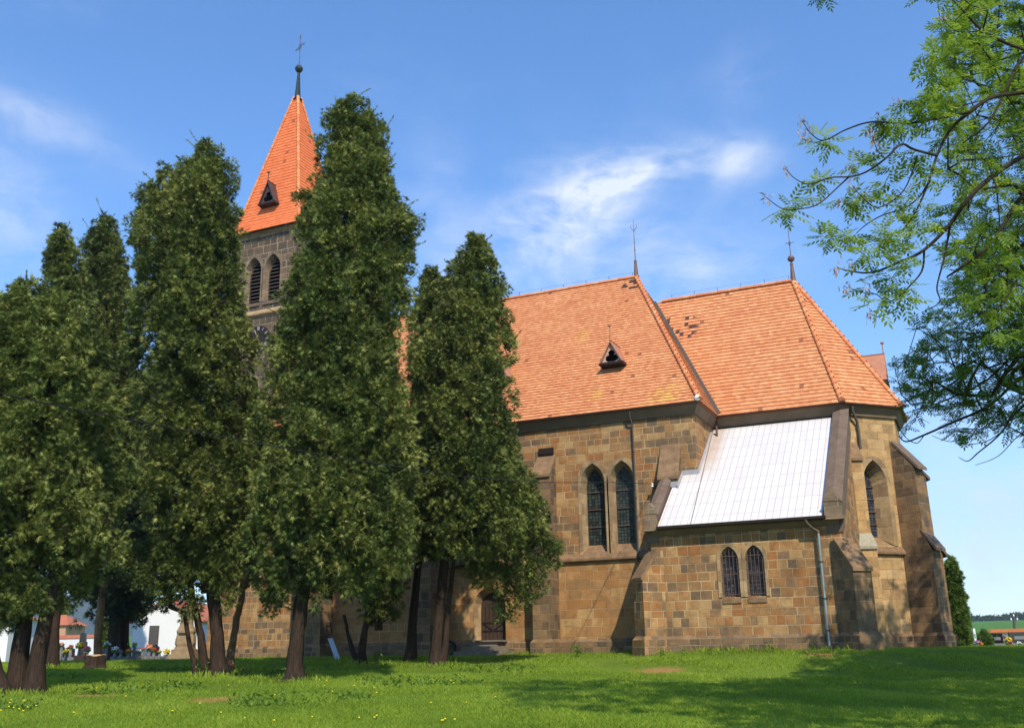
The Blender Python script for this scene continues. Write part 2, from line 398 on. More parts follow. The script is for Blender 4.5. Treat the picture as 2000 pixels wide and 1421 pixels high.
def glassmat(name, c0, c1, lead, sx, sy, rough=.25):
    m, t, p, o = mat(name)
    uv = t.new('ShaderNodeUVMap').outputs[0]
    mp = t.new('ShaderNodeMapping'); t.l.new(uv, mp.inputs[0]); mp.inputs['Rotation'].default_value = (0, 0, 0); mp.inputs['Scale'].default_value = (sx, sy, 1)
    v = t.new('ShaderNodeTexVoronoi', feature='DISTANCE_TO_EDGE'); t.l.new(mp.outputs[0], v.inputs['Vector']); v.inputs['Scale'].default_value = 1; v.inputs['Randomness'].default_value = .12
    v2 = t.new('ShaderNodeTexVoronoi'); t.l.new(mp.outputs[0], v2.inputs['Vector']); v2.inputs['Scale'].default_value = 1; v2.inputs['Randomness'].default_value = .12
    c = t.mix(t.new('ShaderNodeSeparateColor').outputs[0], c0, c1)
    s3 = t.new('ShaderNodeSeparateColor'); t.l.new(v2.outputs['Color'], s3.inputs[0]); c = t.mix(s3.outputs[0], c0, c1)
    e = t.smooth(v.outputs['Distance'], .07, .13); c = t.mix(e, lead, c)
    t.l.new(c, p.inputs['Base Color']); p.inputs['Roughness'].default_value = rough; p.inputs['Specular IOR Level'].default_value = .5 if 'dark' not in name else .15
    t.l.new(t.bump(s3.outputs[1], .25, .01), p.inputs['Normal'])
    return m
M['glass'] = glassmat('leaded_glass', (.022, .030, .027), (.06, .075, .062), (.012, .012, .012), 7, 7)
M['glass_dark'] = glassmat('dark_leaded_glass', (.025, .025, .028), (.075, .072, .08), (.01, .01, .012), 8, 8)

def leafmat(name, stops, trans=.3, rough=.6):
    m, t, p, o = mat(name)
    a = t.new('ShaderNodeAttribute', attribute_name='tint').outputs['Fac']
    pos = t.new('ShaderNodeNewGeometry').outputs['Position']
    idx = t.m('ADD', t.m('MULTIPLY', a, .75), t.m('MULTIPLY', t.m('SUBTRACT', t.noise(pos, .45, 3), .25), .5), clamp=True)
    c = t.ramp(idx, stops)
    t.l.new(c, p.inputs['Base Color']); p.inputs['Roughness'].default_value = rough; p.inputs['Specular IOR Level'].default_value = .25
    tr = t.new('ShaderNodeBsdfTranslucent'); t.l.new(t.mix(1., c, (1.25, 1.3, .7), 'MULTIPLY'), tr.inputs[0])
    mx = t.new('ShaderNodeMixShader'); mx.inputs[0].default_value = trans
    t.l.new(p.outputs[0], mx.inputs[1]); t.l.new(tr.outputs[0], mx.inputs[2]); t.l.new(mx.outputs[0], o.inputs[0])
    return m
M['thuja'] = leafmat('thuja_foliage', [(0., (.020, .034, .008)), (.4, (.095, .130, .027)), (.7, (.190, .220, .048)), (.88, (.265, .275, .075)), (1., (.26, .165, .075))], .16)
M['thuja_far'] = leafmat('hollow_shade_foliage', [(0., (.010, .022, .008)), (.6, (.028, .050, .016)), (1., (.06, .09, .03))], .2)
M['ash'] = leafmat('ash_leaves', [(0., (.08, .14, .022)), (.5, (.18, .27, .042)), (.8, (.30, .38, .07)), (1., (.40, .46, .12))], .5)
M['ash_dark'] = leafmat('distant_ash_leaves', [(0., (.045, .10, .018)), (.5, (.085, .165, .028)), (1., (.16, .25, .045))], .35)
M['column'] = leafmat('column_conifer', [(0., (.05, .09, .015)), (.5, (.11, .18, .03)), (1., (.18, .24, .05))], .2)
M['bush'] = leafmat('bush_leaves', [(0., (.05, .10, .015)), (.5, (.10, .18, .03)), (1., (.20, .28, .05))], .3)
M['grass'] = leafmat('grass_blades', [(0., (.105, .170, .014)), (.35, (.185, .280, .022)), (.7, (.275, .375, .036)), (.93, (.34, .41, .06)), (1., (.45, .38, .15))], .38)
M['weed'] = leafmat('weed_leaves', [(0., (.07, .14, .02)), (1., (.18, .29, .045))], .35)
M['dandelion'] = plain('dandelion_yellow', (.80, .62, .02), .7, 0, .1, 3)
def barkmat(name, a, b, sx=9):
    m, t, p, o = mat(name)
    uv = t.new('ShaderNodeUVMap').outputs[0]; mp = t.new('ShaderNodeMapping'); t.l.new(uv, mp.inputs[0]); mp.inputs['Scale'].default_value = (sx, 1.1, 1)
    n = t.noise(mp.outputs[0], 2.2, 6, .65)
    t.l.new(t.ramp(n, [(.3, a), (.7, b)]), p.inputs['Base Color']); p.inputs['Roughness'].default_value = .95; p.inputs['Specular IOR Level'].default_value = .1
    t.l.new(t.bump(n, 1., .05), p.inputs['Normal']); return m
M['bark'] = barkmat('thuja_bark', (.016, .012, .009), (.072, .047, .033))
M['bark_ash'] = barkmat('ash_bark', (.018, .015, .010), (.065, .052, .032), 5)
M['bark_light'] = barkmat('light_bark', (.11, .07, .04), (.27, .17, .09), 6)

def groundmat():
    m, t, p, o = mat('lawn')
    pos = t.new('ShaderNodeNewGeometry').outputs['Position']
    n1 = t.noise(pos, .35, 4); n2 = t.noise(pos, 5, 6, .7)
    c = t.ramp(t.m('ADD', t.m('MULTIPLY', n1, .5), t.m('MULTIPLY', n2, .5)), [(.3, (.065, .11, .012)), (.5, (.12, .18, .02)), (.7, (.18, .25, .035))])
    for P, rx, ry in SOIL:
        sv = t.new('ShaderNodeVectorMath', operation='SUBTRACT'); t.l.new(pos, sv.inputs[0]); sv.inputs[1].default_value = P
        s2 = t.new('ShaderNodeSeparateXYZ'); t.l.new(sv.outputs[0], s2.inputs[0])
        a = t.m('ADD', t.m('MULTIPLY', s2.outputs[0], rt.x/rx), t.m('MULTIPLY', s2.outputs[1], rt.y/rx))
        b = t.m('ADD', t.m('MULTIPLY', s2.outputs[0], FH.x/ry), t.m('MULTIPLY', s2.outputs[1], FH.y/ry))
        d = t.m('ADD', t.m('SQRT', t.m('ADD', t.m('MULTIPLY', a, a), t.m('MULTIPLY', b, b))), t.m('MULTIPLY', t.m('SUBTRACT', n2, .5), 2.2))
        c = t.mix(t.m('MULTIPLY', t.m('SUBTRACT', 1., t.smooth(d, .55, 1.25)), .85), c, t.ramp(n2, [(.3, (.26, .12, .045)), (.7, (.42, .22, .09))]))
    for P in LITTER:
        dn_ = t.new('ShaderNodeVectorMath', operation='DISTANCE'); t.l.new(pos, dn_.inputs[0]); dn_.inputs[1].default_value = P
        c = t.mix(t.m('MULTIPLY', t.m('SUBTRACT', 1., t.smooth(t.m('ADD', dn_.outputs['Value'], t.m('MULTIPLY', n2, .8)), .9, 1.7)), .85), c, t.ramp(n2, [(.3, (.045, .026, .014)), (.7, (.12, .07, .035))]))
    # crop field on the rising land far behind
    d = t.new('ShaderNodeVectorMath', operation='DISTANCE'); t.l.new(pos, d.inputs[0]); d.inputs[1].default_value = CAM
    c = t.mix(t.smooth(d.outputs['Value'], 110, 130), c, t.ramp(t.noise(pos, .012, 3), [(.3, (.055, .15, .02)), (.7, (.085, .19, .03))]))
    t.l.new(c, p.inputs['Base Color']); p.inputs['Roughness'].default_value = .95; p.inputs['Specular IOR Level'].default_value = .1
    t.l.new(t.bump(n2, .6, .05), p.inputs['Normal']); return m

# ------------------------------------------------------------------ terrain
def sst(t): t = min(1, max(0, t)); return t*t*(3-2*t)
def gz(x, y):
    d = (x-CAM.x)*FH.x+(y-CAM.y)*FH.y
    lin = -1.81+.045*d
    z = lin if lin > -1.0 else -1.3+.3*math.exp((lin+1.0)/.3)
    z = min(z, .22) if z > .22 else z
    k = sst((x+3)/3); cd = (1-k)*max(0, -.4-y)+k*max(0, -3.4-y)
    if x > 6: cd = math.hypot(max(0, x-8.5), max(0, -3.4+.6*max(0, x-6)-y))
    z = z+(.22-z)*sst(1-cd/6.5) if z < .22 else z
    z += .035*math.sin(x*.31+1.3)*math.sin(y*.27)*sst((40-d)/10)
    D = math.hypot(x-CAM.x, y-CAM.y)
    if D > 140 and d > 0: z += (min(D, 860)-140)*.0228
    return z
def ground_px(px, py):
    "ground point seen at a pixel"
    d = fw+cr*((px-1000)/FPX)-cu*((py-710.5)/FPX); d = d/d.dot(FH); s = 15.
    while s < 80:
        P = CAM+d*s
        if P.z <= gz(P.x, P.y): break
        s += .1
    return Vector((P.x, P.y, gz(P.x, P.y)))
def ground_at(px, s):
    "ground point at image column px, s metres in front"
    q = (px-1000)/FPX*s*1.0
    P = CAM+FH*s+Vector((rt.x, rt.y, 0))*q*1.0
    for _ in range(4):                              # account for roll and pitch
        P.z = gz(P.x, P.y); x, _y = proj(P); P += Vector((rt.x, rt.y, 0))*((px-x)/FPX*s)
    P.z = gz(P.x, P.y); return P
LITTER = [tuple(ground_at(x, s_)) for x, s_ in ((62, 29), (30, 29.2), (428, 35), (448, 37.5), (573, 32.5), (704, 40.5), (850, 38), (188, 46))]
SOIL = [(tuple(ground_px(415, 1366)), .75, 1.0), (tuple(ground_px(605, 1328)), .25, .5), (tuple(ground_px(1287, 1310)), .8, .9), (tuple(ground_at(1600, 34.6)), .5, .9), (tuple(ground_px(185, 1358)), .8, .35), (tuple(ground_at(335, 48)), 1., .8)]
def ground():
    m = MB(); vs = []; ds = [-60, -20, 0]+[4+1.2*i for i in range(36)]+[50, 56, 64, 75, 90, 110, 125, 140, 170, 220, 300, 420, 560, 700, 860, 1200, 2000, 4000, 7000]
    n = 60; me_v = []; idx = {}
    for i, d in enumerate(ds):
        half = max(60, abs(d)*1.3)
        for j in range(n+1):
            q = -half+2*half*j/n; P = CAM+FH*d+Vector((rt.x, rt.y, 0))*q
            me_v.append((P.x, P.y, gz(P.x, P.y)))
    f = []
    for i in range(len(ds)-1):
        for j in range(n): a = i*(n+1)+j; f.append((a, a+1, a+n+2, a+n+1))
    me = bpy.data.meshes.new('ground'); me.from_pydata(me_v, [], f); me.polygons.foreach_set('use_smooth', [True]*len(f)); me.update()
    return tag(link('lawn', me, groundmat()), kind='structure')
ground()

# ------------------------------------------------------------------ leaf clouds (vectorised)
def unit(a): return a/np.maximum(np.linalg.norm(a, axis=1, keepdims=True), 1e-9)
def leaf_object(name, P, D, N, S, tmpl, tint, mat_, parent=None):
    "place a leaf template (verts in x=along D, y=side, z=normal) at every point"
    tv, tf = tmpl; tv = np.array(tv, float); tf = np.array(tf, int)
    D = unit(D); N = unit(N-D*np.sum(N*D, axis=1, keepdims=True)); B = np.cross(N, D)
    n, k = len(P), len(tv)
    V = P[:, None, :]+S[:, None, None]*(tv[None, :, 0:1]*D[:, None, :]+tv[None, :, 1:2]*B[:, None, :]+tv[None, :, 2:3]*N[:, None, :])
    F = (tf[None]+(np.arange(n)*k)[:, None, None]).reshape(-1, tf.shape[1])
    me = bpy.data.meshes.new(name); me.vertices.add(n*k); me.vertices.foreach_set('co', V.astype('f').ravel())
    L = tf.shape[1]; me.loops.add(len(F)*L); me.loops.foreach_set('vertex_index', F.astype('i').ravel())
    me.polygons.add(len(F)); me.polygons.foreach_set('loop_start', (np.arange(len(F))*L).astype('i')); me.polygons.foreach_set('loop_total', np.full(len(F), L, 'i'))
    a = me.attributes.new('tint', 'FLOAT', 'POINT'); a.data.foreach_set('value', np.repeat(tint, k).astype('f'))
    me.update(calc_edges=True); me.validate()
    return link(name, me, mat_, parent)
def spray_template(nf=5, spread=.95, width=.16):
    v, f = [], []
    for i in range(nf):
        a = (i/(nf-1)-.5)*2*spread; L = 1-.35*abs(a)/spread; bx = .12+.22*(1-abs(a)/spread)
        c, s = math.cos(a), math.sin(a); x0, y0 = bx*.6, 0
        k = len(v); dz = .10*math.sin(i*2.3)
        v += [(x0-s*width*.5, y0+c*width*.5, 0), (x0+s*width*.5, y0-c*width*.5, 0), (x0+c*L*.75, y0+s*L*.75, dz-.12*abs(a))]
        f.append((k, k+1, k+2))
    return v, f
SPRAY = spray_template(5, .85, .13); SPRAY7 = spray_template(7, 1.15, .20)

def rand_dirs(n): a = RNG.normal(size=(n, 3)); return unit(a)
def silhouette_tree(name, label, prof, s, stems, density=1., size=.15, clump=.42, mat_='thuja', group=None, bark='bark', cat='tree', top_loose=.14, tint0=.5, squash=1., sprays=44):
    """tall conifer: prof = [(py, xleft, xright)] describes its outline at distance s; stems = trunk polylines [(px, py, ds, r)]"""
    axis = []
    for py, xl, xr in prof:
        c = at((xl+xr)/2, py, s); r = (at(xr, py, s)-at(xl, py, s)).length/2
        axis.append((c.z, c.x, c.y, r))
    axis.sort(); A = np.array(axis)
    base = stems[0][0]; b0 = ground_at(base[0], s+base[2])
    root = empty(name, (b0.x, b0.y, b0.z), label, cat, group)
    # trunks
    tr = MB()
    for st in stems:
        pts, rad = [], []
        for i, (px, py, ds, r) in enumerate(st):
            P = at(px, py, s+ds)
            if i == 0: g = ground_at(px, s+ds); P = Vector((g.x, g.y, g.z-.15))
            pts.append(P); rad.append(r)
        # flare and resample
        P2, R2 = [], []
        for i in range(len(pts)-1):
            for k in range(4):
                f = k/4; P2.append(pts[i].lerp(pts[i+1], f)+Vector((math.sin(i*3+k*2.1)*.02, math.cos(i*5+k)*.02, 0))); R2.append(rad[i]*(1-f)+rad[i+1]*f)
        P2.append(pts[-1]); R2.append(rad[-1]); R2 = [r_*.9 for r_ in R2]; R2[0] *= 1.75; R2[1] *= 1.22
        tr.tube(P2, R2, 14, flute=.11)
    # hidden leader and side limbs inside the crown
    zs = np.linspace(A[0, 0]-.3, A[-1, 0]-.4, 14)
    lead = [Vector((np.interp(z, A[:, 0], A[:, 1]), np.interp(z, A[:, 0], A[:, 2]), z)) for z in zs]
    top = Vector(tr.v[0])
    tr.tube(lead, [max(.02, .16*(1-i/14)) for i in range(14)], 7)
    Rr = random.Random(hash(label) % 1000 if False else len(label)*7+int(s*10))
    for i in range(46):
        z = A[0, 0]+(A[-1, 0]-A[0, 0])*Rr.random()**1.15*.93
        c = Vector((np.interp(z, A[:, 0], A[:, 1]), np.interp(z, A[:, 0], A[:, 2]), z)); r = np.interp(z, A[:, 0], A[:, 3])
        a = Rr.random()*6.283; d = Vector((math.cos(a), math.sin(a), 0))
        tr.tube([c-Z*.25*r, c+d*r*.45-Z*.08*r, c+d*r*.9+Z*.18*r], [.045+.012*r, .03, .008], 5, cap=False)
    tr.build('trunk', M[bark], root)
    # boughs over the envelope, plumes on each bough, sprays on each plume
    zz = np.linspace(A[0, 0], A[-1, 0], 200); rr = np.interp(zz, A[:, 0], A[:, 3])
    bo = clump*2.1
    area = float(np.sum(2*math.pi*np.maximum(rr, .25))*(zz[1]-zz[0]))
    K = max(14, int(area/(bo*bo)*1.18*density))
    pz = np.cumsum(np.maximum(rr, .3)); pz /= pz[-1]
    z = np.interp((np.arange(K)+RNG.random(K))/K, pz, zz); a = (np.arange(K)*2.39996+RNG.random(K)*.9) % (2*math.pi)
    def ax_(z): return np.interp(z, A[:, 0], A[:, 1]), np.interp(z, A[:, 0], A[:, 2]), np.interp(z, A[:, 0], A[:, 3])
    cx, cy, r = ax_(z)
    bs = np.minimum(bo*(.45+.85*RNG.random(K)), .36*r+.20*clump/.42)             # bough size
    ph = RNG.random(6)*6.28; lobe = np.sin(a*2+z*.55+ph[0])+.8*np.sin(a*3-z*.95+ph[1])+.7*np.sin(z*1.6+a+ph[2])
    rad = np.maximum(r*(1-.10*np.clip(-lobe, 0, 2.2))-bs*(np.where(r < 1.8, 1.06, .86)+.9*RNG.random(K)**2), 0)*squash
    gap = RNG.random(K) < .30; rad = np.where(gap, rad*.6, rad); rad = np.where(RNG.random(K) < .2, rad+bs*(.3+.4*RNG.random(K)), rad)
    Bc = np.stack([cx+np.cos(a)*rad, cy+np.sin(a)*rad, z-bs*.3], 1)
    out = np.stack([np.cos(a), np.sin(a), np.zeros(K)], 1)
    # plumes
    pc = np.maximum(5, (17*(bs/bo)**1.5).astype(int)+3); bi = np.repeat(np.arange(K), pc); n2 = len(bi)
    d = unit(rand_dirs(n2)+out[bi]*.75+np.array([0, 0, .60]))
    C = Bc[bi]+d*np.array([.9, .9, 1.35])*(bs[bi]*(.80+.28*RNG.random(n2)))[:, None]
    cs = clump*.62*(.55+.8*RNG.random(n2))*np.clip(bs[bi]/bo*1.3, .5, 1.0)*.9
    pt = np.clip(tint0-.12+(RNG.random(K)[bi]-.5)*.75+(RNG.random(n2)-.5)*.45, 0, 1)
    # sprays: each plume is a pointed tuft, leaning out and upwards
    pd = unit(d*.7+out[bi]*.4+np.array([0, 0, .55]))
    per = sprays; idx = np.repeat(np.arange(n2), per); n = len(idx)
    t_ = RNG.random(n)**.8; e = rand_dirs(n); e = e-pd[idx]*np.sum(e*pd[idx], axis=1, keepdims=True)
    wdt = np.sqrt(np.clip(1-t_, .03, 1))*.95
    P = C[idx]+pd[idx]*(cs[idx]*(t_*2.1-.7))[:, None]+e*(cs[idx]*wdt*(.65+.4*RNG.random(n)))[:, None]
    D = unit(e*.75+pd[idx]*.45+np.array([0, 0, -.30])+rand_dirs(n)*.35)
    N = unit(e+np.array([0, 0, .45])+rand_dirs(n)*.45)
    S = size*np.clip(np.exp(RNG.normal(size=n)*.42)*.95, .45, 2.1)
    tint = np.clip(pt[idx]+(RNG.random(n)-.5)*.30+(t_-.5)*.22, 0, .93)
    br = np.sin(C[:, 2]*.8+C[:, 0]*1.1)+np.sin(C[:, 1]*1.3-C[:, 2]*.5) > .3; tint = np.where((RNG.random(n) < .20) & (t_ > .35) & br[idx], .99, tint)
    K = n2; a = np.arctan2(d[:, 1], d[:, 0]); out = np.stack([np.cos(a), np.sin(a), np.zeros(K)], 1)
    # inner filling against see-through, coloured dark to deepen the shade between boughs
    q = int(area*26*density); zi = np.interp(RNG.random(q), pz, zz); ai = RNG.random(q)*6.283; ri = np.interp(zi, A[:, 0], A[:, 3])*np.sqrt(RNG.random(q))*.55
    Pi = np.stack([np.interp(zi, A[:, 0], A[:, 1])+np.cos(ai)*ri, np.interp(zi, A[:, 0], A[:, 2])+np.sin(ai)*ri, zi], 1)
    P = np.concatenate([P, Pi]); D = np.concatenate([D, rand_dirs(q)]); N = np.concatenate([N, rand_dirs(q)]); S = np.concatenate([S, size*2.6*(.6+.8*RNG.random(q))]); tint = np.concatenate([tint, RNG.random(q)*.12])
    if top_loose:
        # single loose shoots sticking out of the outline
        k = int(K*top_loose*.25); j = RNG.integers(0, K, k); dd = unit(out[j]+np.array([0, 0, 1.0])+rand_dirs(k)*.5)
        L = .30+.50*RNG.random(k); per2 = 22; jj = np.repeat(np.arange(k), per2); tt = np.tile(np.linspace(.2, 1, per2), k)
        P2 = C[j][jj]+dd[jj]*(cs[j][jj]*.8+L[jj]*tt)[:, None]
        P = np.concatenate([P, P2]); D = np.concatenate([D, unit(dd[jj]+rand_dirs(len(jj))*.7)]); N = np.concatenate([N, rand_dirs(len(jj))]); S = np.concatenate([S, size*.8*(.6+.6*RNG.random(len(jj)))]); tint = np.concatenate([tint, .35+.5*RNG.random(len(jj))])
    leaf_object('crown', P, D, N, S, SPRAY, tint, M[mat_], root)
    return root

# ------------------------------------------------------------------ the church
HW, O, ZE, ZR, YC, XA = 6.797, .40, 10.5, 19.364, 3.3252, 5.6615
AH, ZC, XE, YA, XL, XR = 4.26, 17.75, 3.775, -2.976, -.893, 5.356
ZAE, ZAT, ZS, ZL = 4.9386, 9.984, 4.15, .72
W_, TT = HW-YC, math.tan(math.pi/8); XC = XA-W_*TT
A2 = Vector((XA, YC, 0)); B2 = Vector((XC+W_, HW-W_*TT, 0))
church = empty('church', (-8, 6.8, .2), 'sandstone village church with orange tiled roofs, pointed spire and white sheeted sacristy roof', 'church')
def V(x, y, z): return Vector((x, y, z))
def arch(c, w, z0, zs, za, n=8):
    h = za-zs; r = (h*h+w*w/4)/w; th = math.atan2(h, r-w/2)
    right = [(c+w/2-r+r*math.cos(th*i/n), zs+r*math.sin(th*i/n)) for i in range(n+1)]
    left = [(2*c-x, z) for x, z in reversed(right[:-1])]
    return [(c-w/2, z0), (c+w/2, z0)]+right+left
class Frame:
    "a wall plane: origin, horizontal direction; outward normal to its right"
    def __init__(s, o, u): s.o = Vector((o[0], o[1], 0)); s.u = Vector((u[0], u[1], 0)).normalized(); s.n = Vector((s.u.y, -s.u.x, 0))
    def p(s, u, z, d=0): return s.o+s.u*u+Z*z+s.n*d
def wall(m, F, poly, holes=()):
    pts = [F.p(u, z) for u, z in poly]
    allp = pts+[F.p(u, z) for h in holes for u, z in h]
    for tri in tessellate_polygon([pts]+[[F.p(u, z) for u, z in h] for h in holes]):
        t = [allp[i] for i in tri]
        if (t[1]-t[0]).cross(t[2]-t[0]).dot(F.n) < 0: t.reverse()
        m.face(t)
def window(F, outer, inner, depth, glass, ring=.16, sill=None, bars=None, grille=False, trim='trim', label=None, nbars=3):
    "frame (moulded ring and splayed reveal) > glass, glazing bars, grille, sill"
    m = MB(); n = len(outer)
    cx = sum(u for u, z in outer)/n
    def grow(k, g): u, z = outer[k]; return (u+(g if u > cx+.01 else -g if u < cx-.01 else 0), z+(g*.9 if k > 1 and abs(u-cx) < (outer[1][0]-cx)*.98 else 0))
    big = [grow(k, ring) for k in range(n)]
    P = [F.p(*q, .035) for q in outer]; Q = [F.p(*q, .035) for q in big]; Q0 = [F.p(*q, -.01) for q in big]
    for i in range(1, n):
        j = (i+1) % n
        m.face([Q[i], Q[j], P[j], P[i]]); m.face([Q0[i], Q0[j], Q[j], Q[i]])
    I = [F.p(*q, -depth) for q in inner]
    for i in range(n):
        j = (i+1) % n
        if i == 0: continue
        m.face([P[i], P[j], I[j], I[i]])
    wn = m.build('window', M[trim], church)
    if sill:
        s = MB(); dz, dout = sill
        a, b = outer[0], outer[1]
        s.extrude([F.p(a[0], inner[0][1], -depth), F.p(a[0], outer[0][1]-dz*.3, dout), F.p(a[0], outer[0][1]-dz, dout), F.p(a[0], outer[0][1]-dz, -depth)], F.u*(b[0]-a[0]))
        s.build('sill', M['cap_warm'] if trim == 'trim' else M['cap'], wn)
    g = MB(); pts = [F.p(*q, -depth+.01) for q in inner]; uvs = [(u, z) for u, z in inner]
    cen = F.p(cx, sum(z for u, z in inner)/n, -depth+.01)
    g.face(pts, [(q[0], q[1]) for q in inner])
    g.build('glass' if glass != 'black' else 'opening', M[glass], wn)
    if bars:
        z0, z1 = inner[0][1], max(z for u, z in inner)
        for k in range(1, nbars+1):
            b = MB(); z = z0+(z1-z0)*k/(nbars+1)*.92; hw = (inner[1][0]-inner[0][0])/2
            b.extrude([F.p(cx-hw, z-.018, -depth+.03), F.p(cx-hw, z+.018, -depth+.03), F.p(cx-hw, z+.018, -depth+.06), F.p(cx-hw, z-.018, -depth+.06)], F.u*2*hw)
            b.build('glazing_bar', M['rust_iron'], wn)
    if grille:
        b = MB(); z0, z1 = outer[0][1], max(z for u, z in outer); hw = (outer[1][0]-outer[0][0])/2
        for k in range(5):
            u = cx-hw*.8+hw*1.6*k/4; h = z1-.08-(abs(u-cx)/hw)**2*.45
            b.tube([F.p(u, z0+.06, -.03), F.p(u, h, -.03)], .013, 5)
        for z in (z0+.10, z0+(z1-z0)*.45, z0+(z1-z0)*.80): b.tube([F.p(cx-hw, z, -.045), F.p(cx+hw, z, -.045)], .014, 5)
        b.build('grille', M['rust_iron'], wn)
    return wn
PLINTH = [(-.02, ZL+.14), (.11, ZL), (.11, -.8)]
STRING = [(-.02, ZS+.30), (.14, ZS+.03), (.14, ZS-.06), (.03, ZS-.13), (-.02, ZS-.13)]
CORN = [(-.02, ZE-.02), (.30, ZE-.02), (.30, ZE-.10), (.26, ZE-.14), (.10, ZE-.40), (.10, ZE-.46), (-.02, ZE-.46)]

# --- nave walls
FS = Frame((-20.3, 0), (1, 0)); X0 = 20.3
NW = []
for xc_ in (-4.69, -3.33, -10.5, -9.14, -16.3, -14.94):
    out_ = arch(xc_+X0, 1.10, ZS+.10, 7.45, 8.32); inn = arch(xc_+X0-.06 if xc_ == -4.69 else xc_+X0-.06, .80, 4.78, 7.35, 8.12); NW.append((out_, inn))
m = MB()
door_hole = arch(-9.80+X0, 1.55, .80, 2.35, 3.15)
wall(m, FS, [(0, ZS), (20.3, ZS), (20.3, ZE), (0, ZE)], [a for a, b in NW])
m.face([V(0, 0, -.8), V(0, 2*HW, -.8), V(0, 2*HW, ZE), V(0, 0, ZE)])
m.face([V(0, 2*HW, -.8), V(-20.3, 2*HW, -.8), V(-20.3, 2*HW, ZE), V(0, 2*HW, ZE)])
m.face([V(-20.3, 2*HW, -.8), V(-20.3, 0, -.8), V(-20.3, 0, ZE), V(-20.3, 2*HW, ZE)])
m.build('nave_wall', M['warm'], church)
for i, (a, b) in enumerate(NW): window(FS, a, b, .45, 'glass', bars=True, sill=(.0, .05), nbars=3)
m = MB(); wall(m, FS, [(0, -.8), (20.3, -.8), (20.3, ZS), (0, ZS)], [door_hole]); m.build('nave_lower_wall', M['golden'], church)
part('plinth', M['mixed'], church, lambda m: m.run([(-20.3, 0), (0, 0), (0, YC)], PLINTH))
part('string_course', M['cap_warm'], church, lambda m: m.run([(-20.3, 0), (-1.0, 0)], STRING))
part('cornice', M['cornice'], church, lambda m: m.run([(-20.3, 0), (0, 0), (0, YC)], CORN))
# --- chancel walls with the polygonal apse
N2 = Vector((XC+W_, HW+W_*TT, 0)); C2 = Vector((XA, 2*HW-YC, 0))
FD = Frame(A2, (B2-A2)); LD = (B2-A2).length
aw_o = arch(LD/2-.03, 1.28, 4.45, 7.05, 8.12); aw_i = arch(LD/2-.06, .62, 4.85, 6.95, 7.80)
m = MB()
wall(m, Frame((0, YC), (1, 0)), [(0, -.8), (XA, -.8), (XA, ZE), (0, ZE)])
m.build('chancel_wall', M['mixed'], church)
m = MB(); wall(m, FD, [(0, -.8), (LD, -.8), (LD, ZE), (0, ZE)], [aw_o])
for p, q in ((B2, N2), (N2, C2), (C2, V(0, C2.y, 0))):
    FF = Frame(p, q-p); wall(m, FF, [(0, -.8), ((q-p).length, -.8), ((q-p).length, ZE), (0, ZE)])
m.build('apse_wall', M['pale'], church)
window(FD, aw_o, aw_i, .55, 'glass_dark', ring=.20, sill=(.3, .06), bars=True, nbars=4)
apse_path = [(XA-.3, YC), (A2.x, A2.y), (B2.x, B2.y), (N2.x, N2.y), (C2.x, C2.y), (0, C2.y)]
part('plinth', M['mixed'], church, lambda m: m.run(apse_path, PLINTH))
part('string_course', M['cap_warm'], church, lambda m: m.run(apse_path, STRING))
part('cornice', M['cornice'], church, lambda m: m.run([(0.3, YC)]+apse_path[1:], CORN))

# --- roofs, every tile laid
def clip(poly, a, b, c):
    "keep a*x+b*y <= c"
    out = []
    for i in range(len(poly)):
        p, q = poly[i], poly[(i+1) % len(poly)]; dp, dq = a*p[0]+b*p[1]-c, a*q[0]+b*q[1]-c
        if dp <= 0: out.append(p)
        if dp*dq < 0: t = dp/(dp-dq); out.append((p[0]+(q[0]-p[0])*t, p[1]+(q[1]-p[1])*t))
    return out
def tiles(name, pts, h, wd, mat_, parent, th=.033, seed=1, sag=0.):
    pts = [Vector(p) for p in pts]; n = (pts[1]-pts[0]).cross(pts[2]-pts[0]).normalized()
    if n.z < 0: n = -n
    u = Z.cross(n).normalized()*1; v = n.cross(u)*1
    if v.z < 0: v = -v
    o = pts[0]; P2 = [((p-o).dot(u), (p-o).dot(v)) for p in pts]
    v0 = min(p[1] for p in P2); v1 = max(p[1] for p in P2); rg = random.Random(seed); m = MB()
    k = 0; vv = v0; hb = h
    while vv < v1-1e-4:
        hh = h; band = clip(clip(P2, 0, -1, -vv), 0, 1, vv+hh)
        if len(band) >= 3:
            ua, ub = min(p[0] for p in band), max(p[0] for p in band); x = ua-(wd*.5 if k % 2 else 0)-wd*.3*rg.random(); rowt = rg.uniform(-.12, .12)
            while x < ub:
                cell = clip(clip(band, -1, 0, -x), 1, 0, x+wd)
                if len(cell) >= 3:
                    jit = rg.uniform(-.004, .006); tl = rg.uniform(-.004, .004)
                    def f3(p, base=None):
                        fr = (p[1]-vv)/hh
                        dz = base if base is not None else th*(1-fr)+.004+jit*(1-fr)+tl*((p[0]-x)/wd-.5)
                        sg = sag*math.sin(p[0]*.55+1)*.5+sag*math.sin(p[0]*1.3+p[1]*.8)*.3
                        return o+u*p[0]+v*p[1]+n*(dz+sg)
                    t = min(1, max(.02, rg.random()+rowt)) if rg.random() > .006 else 0.
                    q = [f3(p) for p in cell]
                    if (q[1]-q[0]).cross(q[2]-q[0]).dot(n) < 0: q.reverse()
                    m.face(q, tint=t)
                    lo = [p for p in cell if abs(p[1]-vv) < 1e-5]
                    if len(lo) == 2:
                        lo.sort(); a, b = lo
                        m.face([f3(a, -.02), f3(b, -.02), f3(b), f3(a)], tint=t)
                x += wd
        vv += h; k += 1
    return m.build(name, M[mat_], parent)
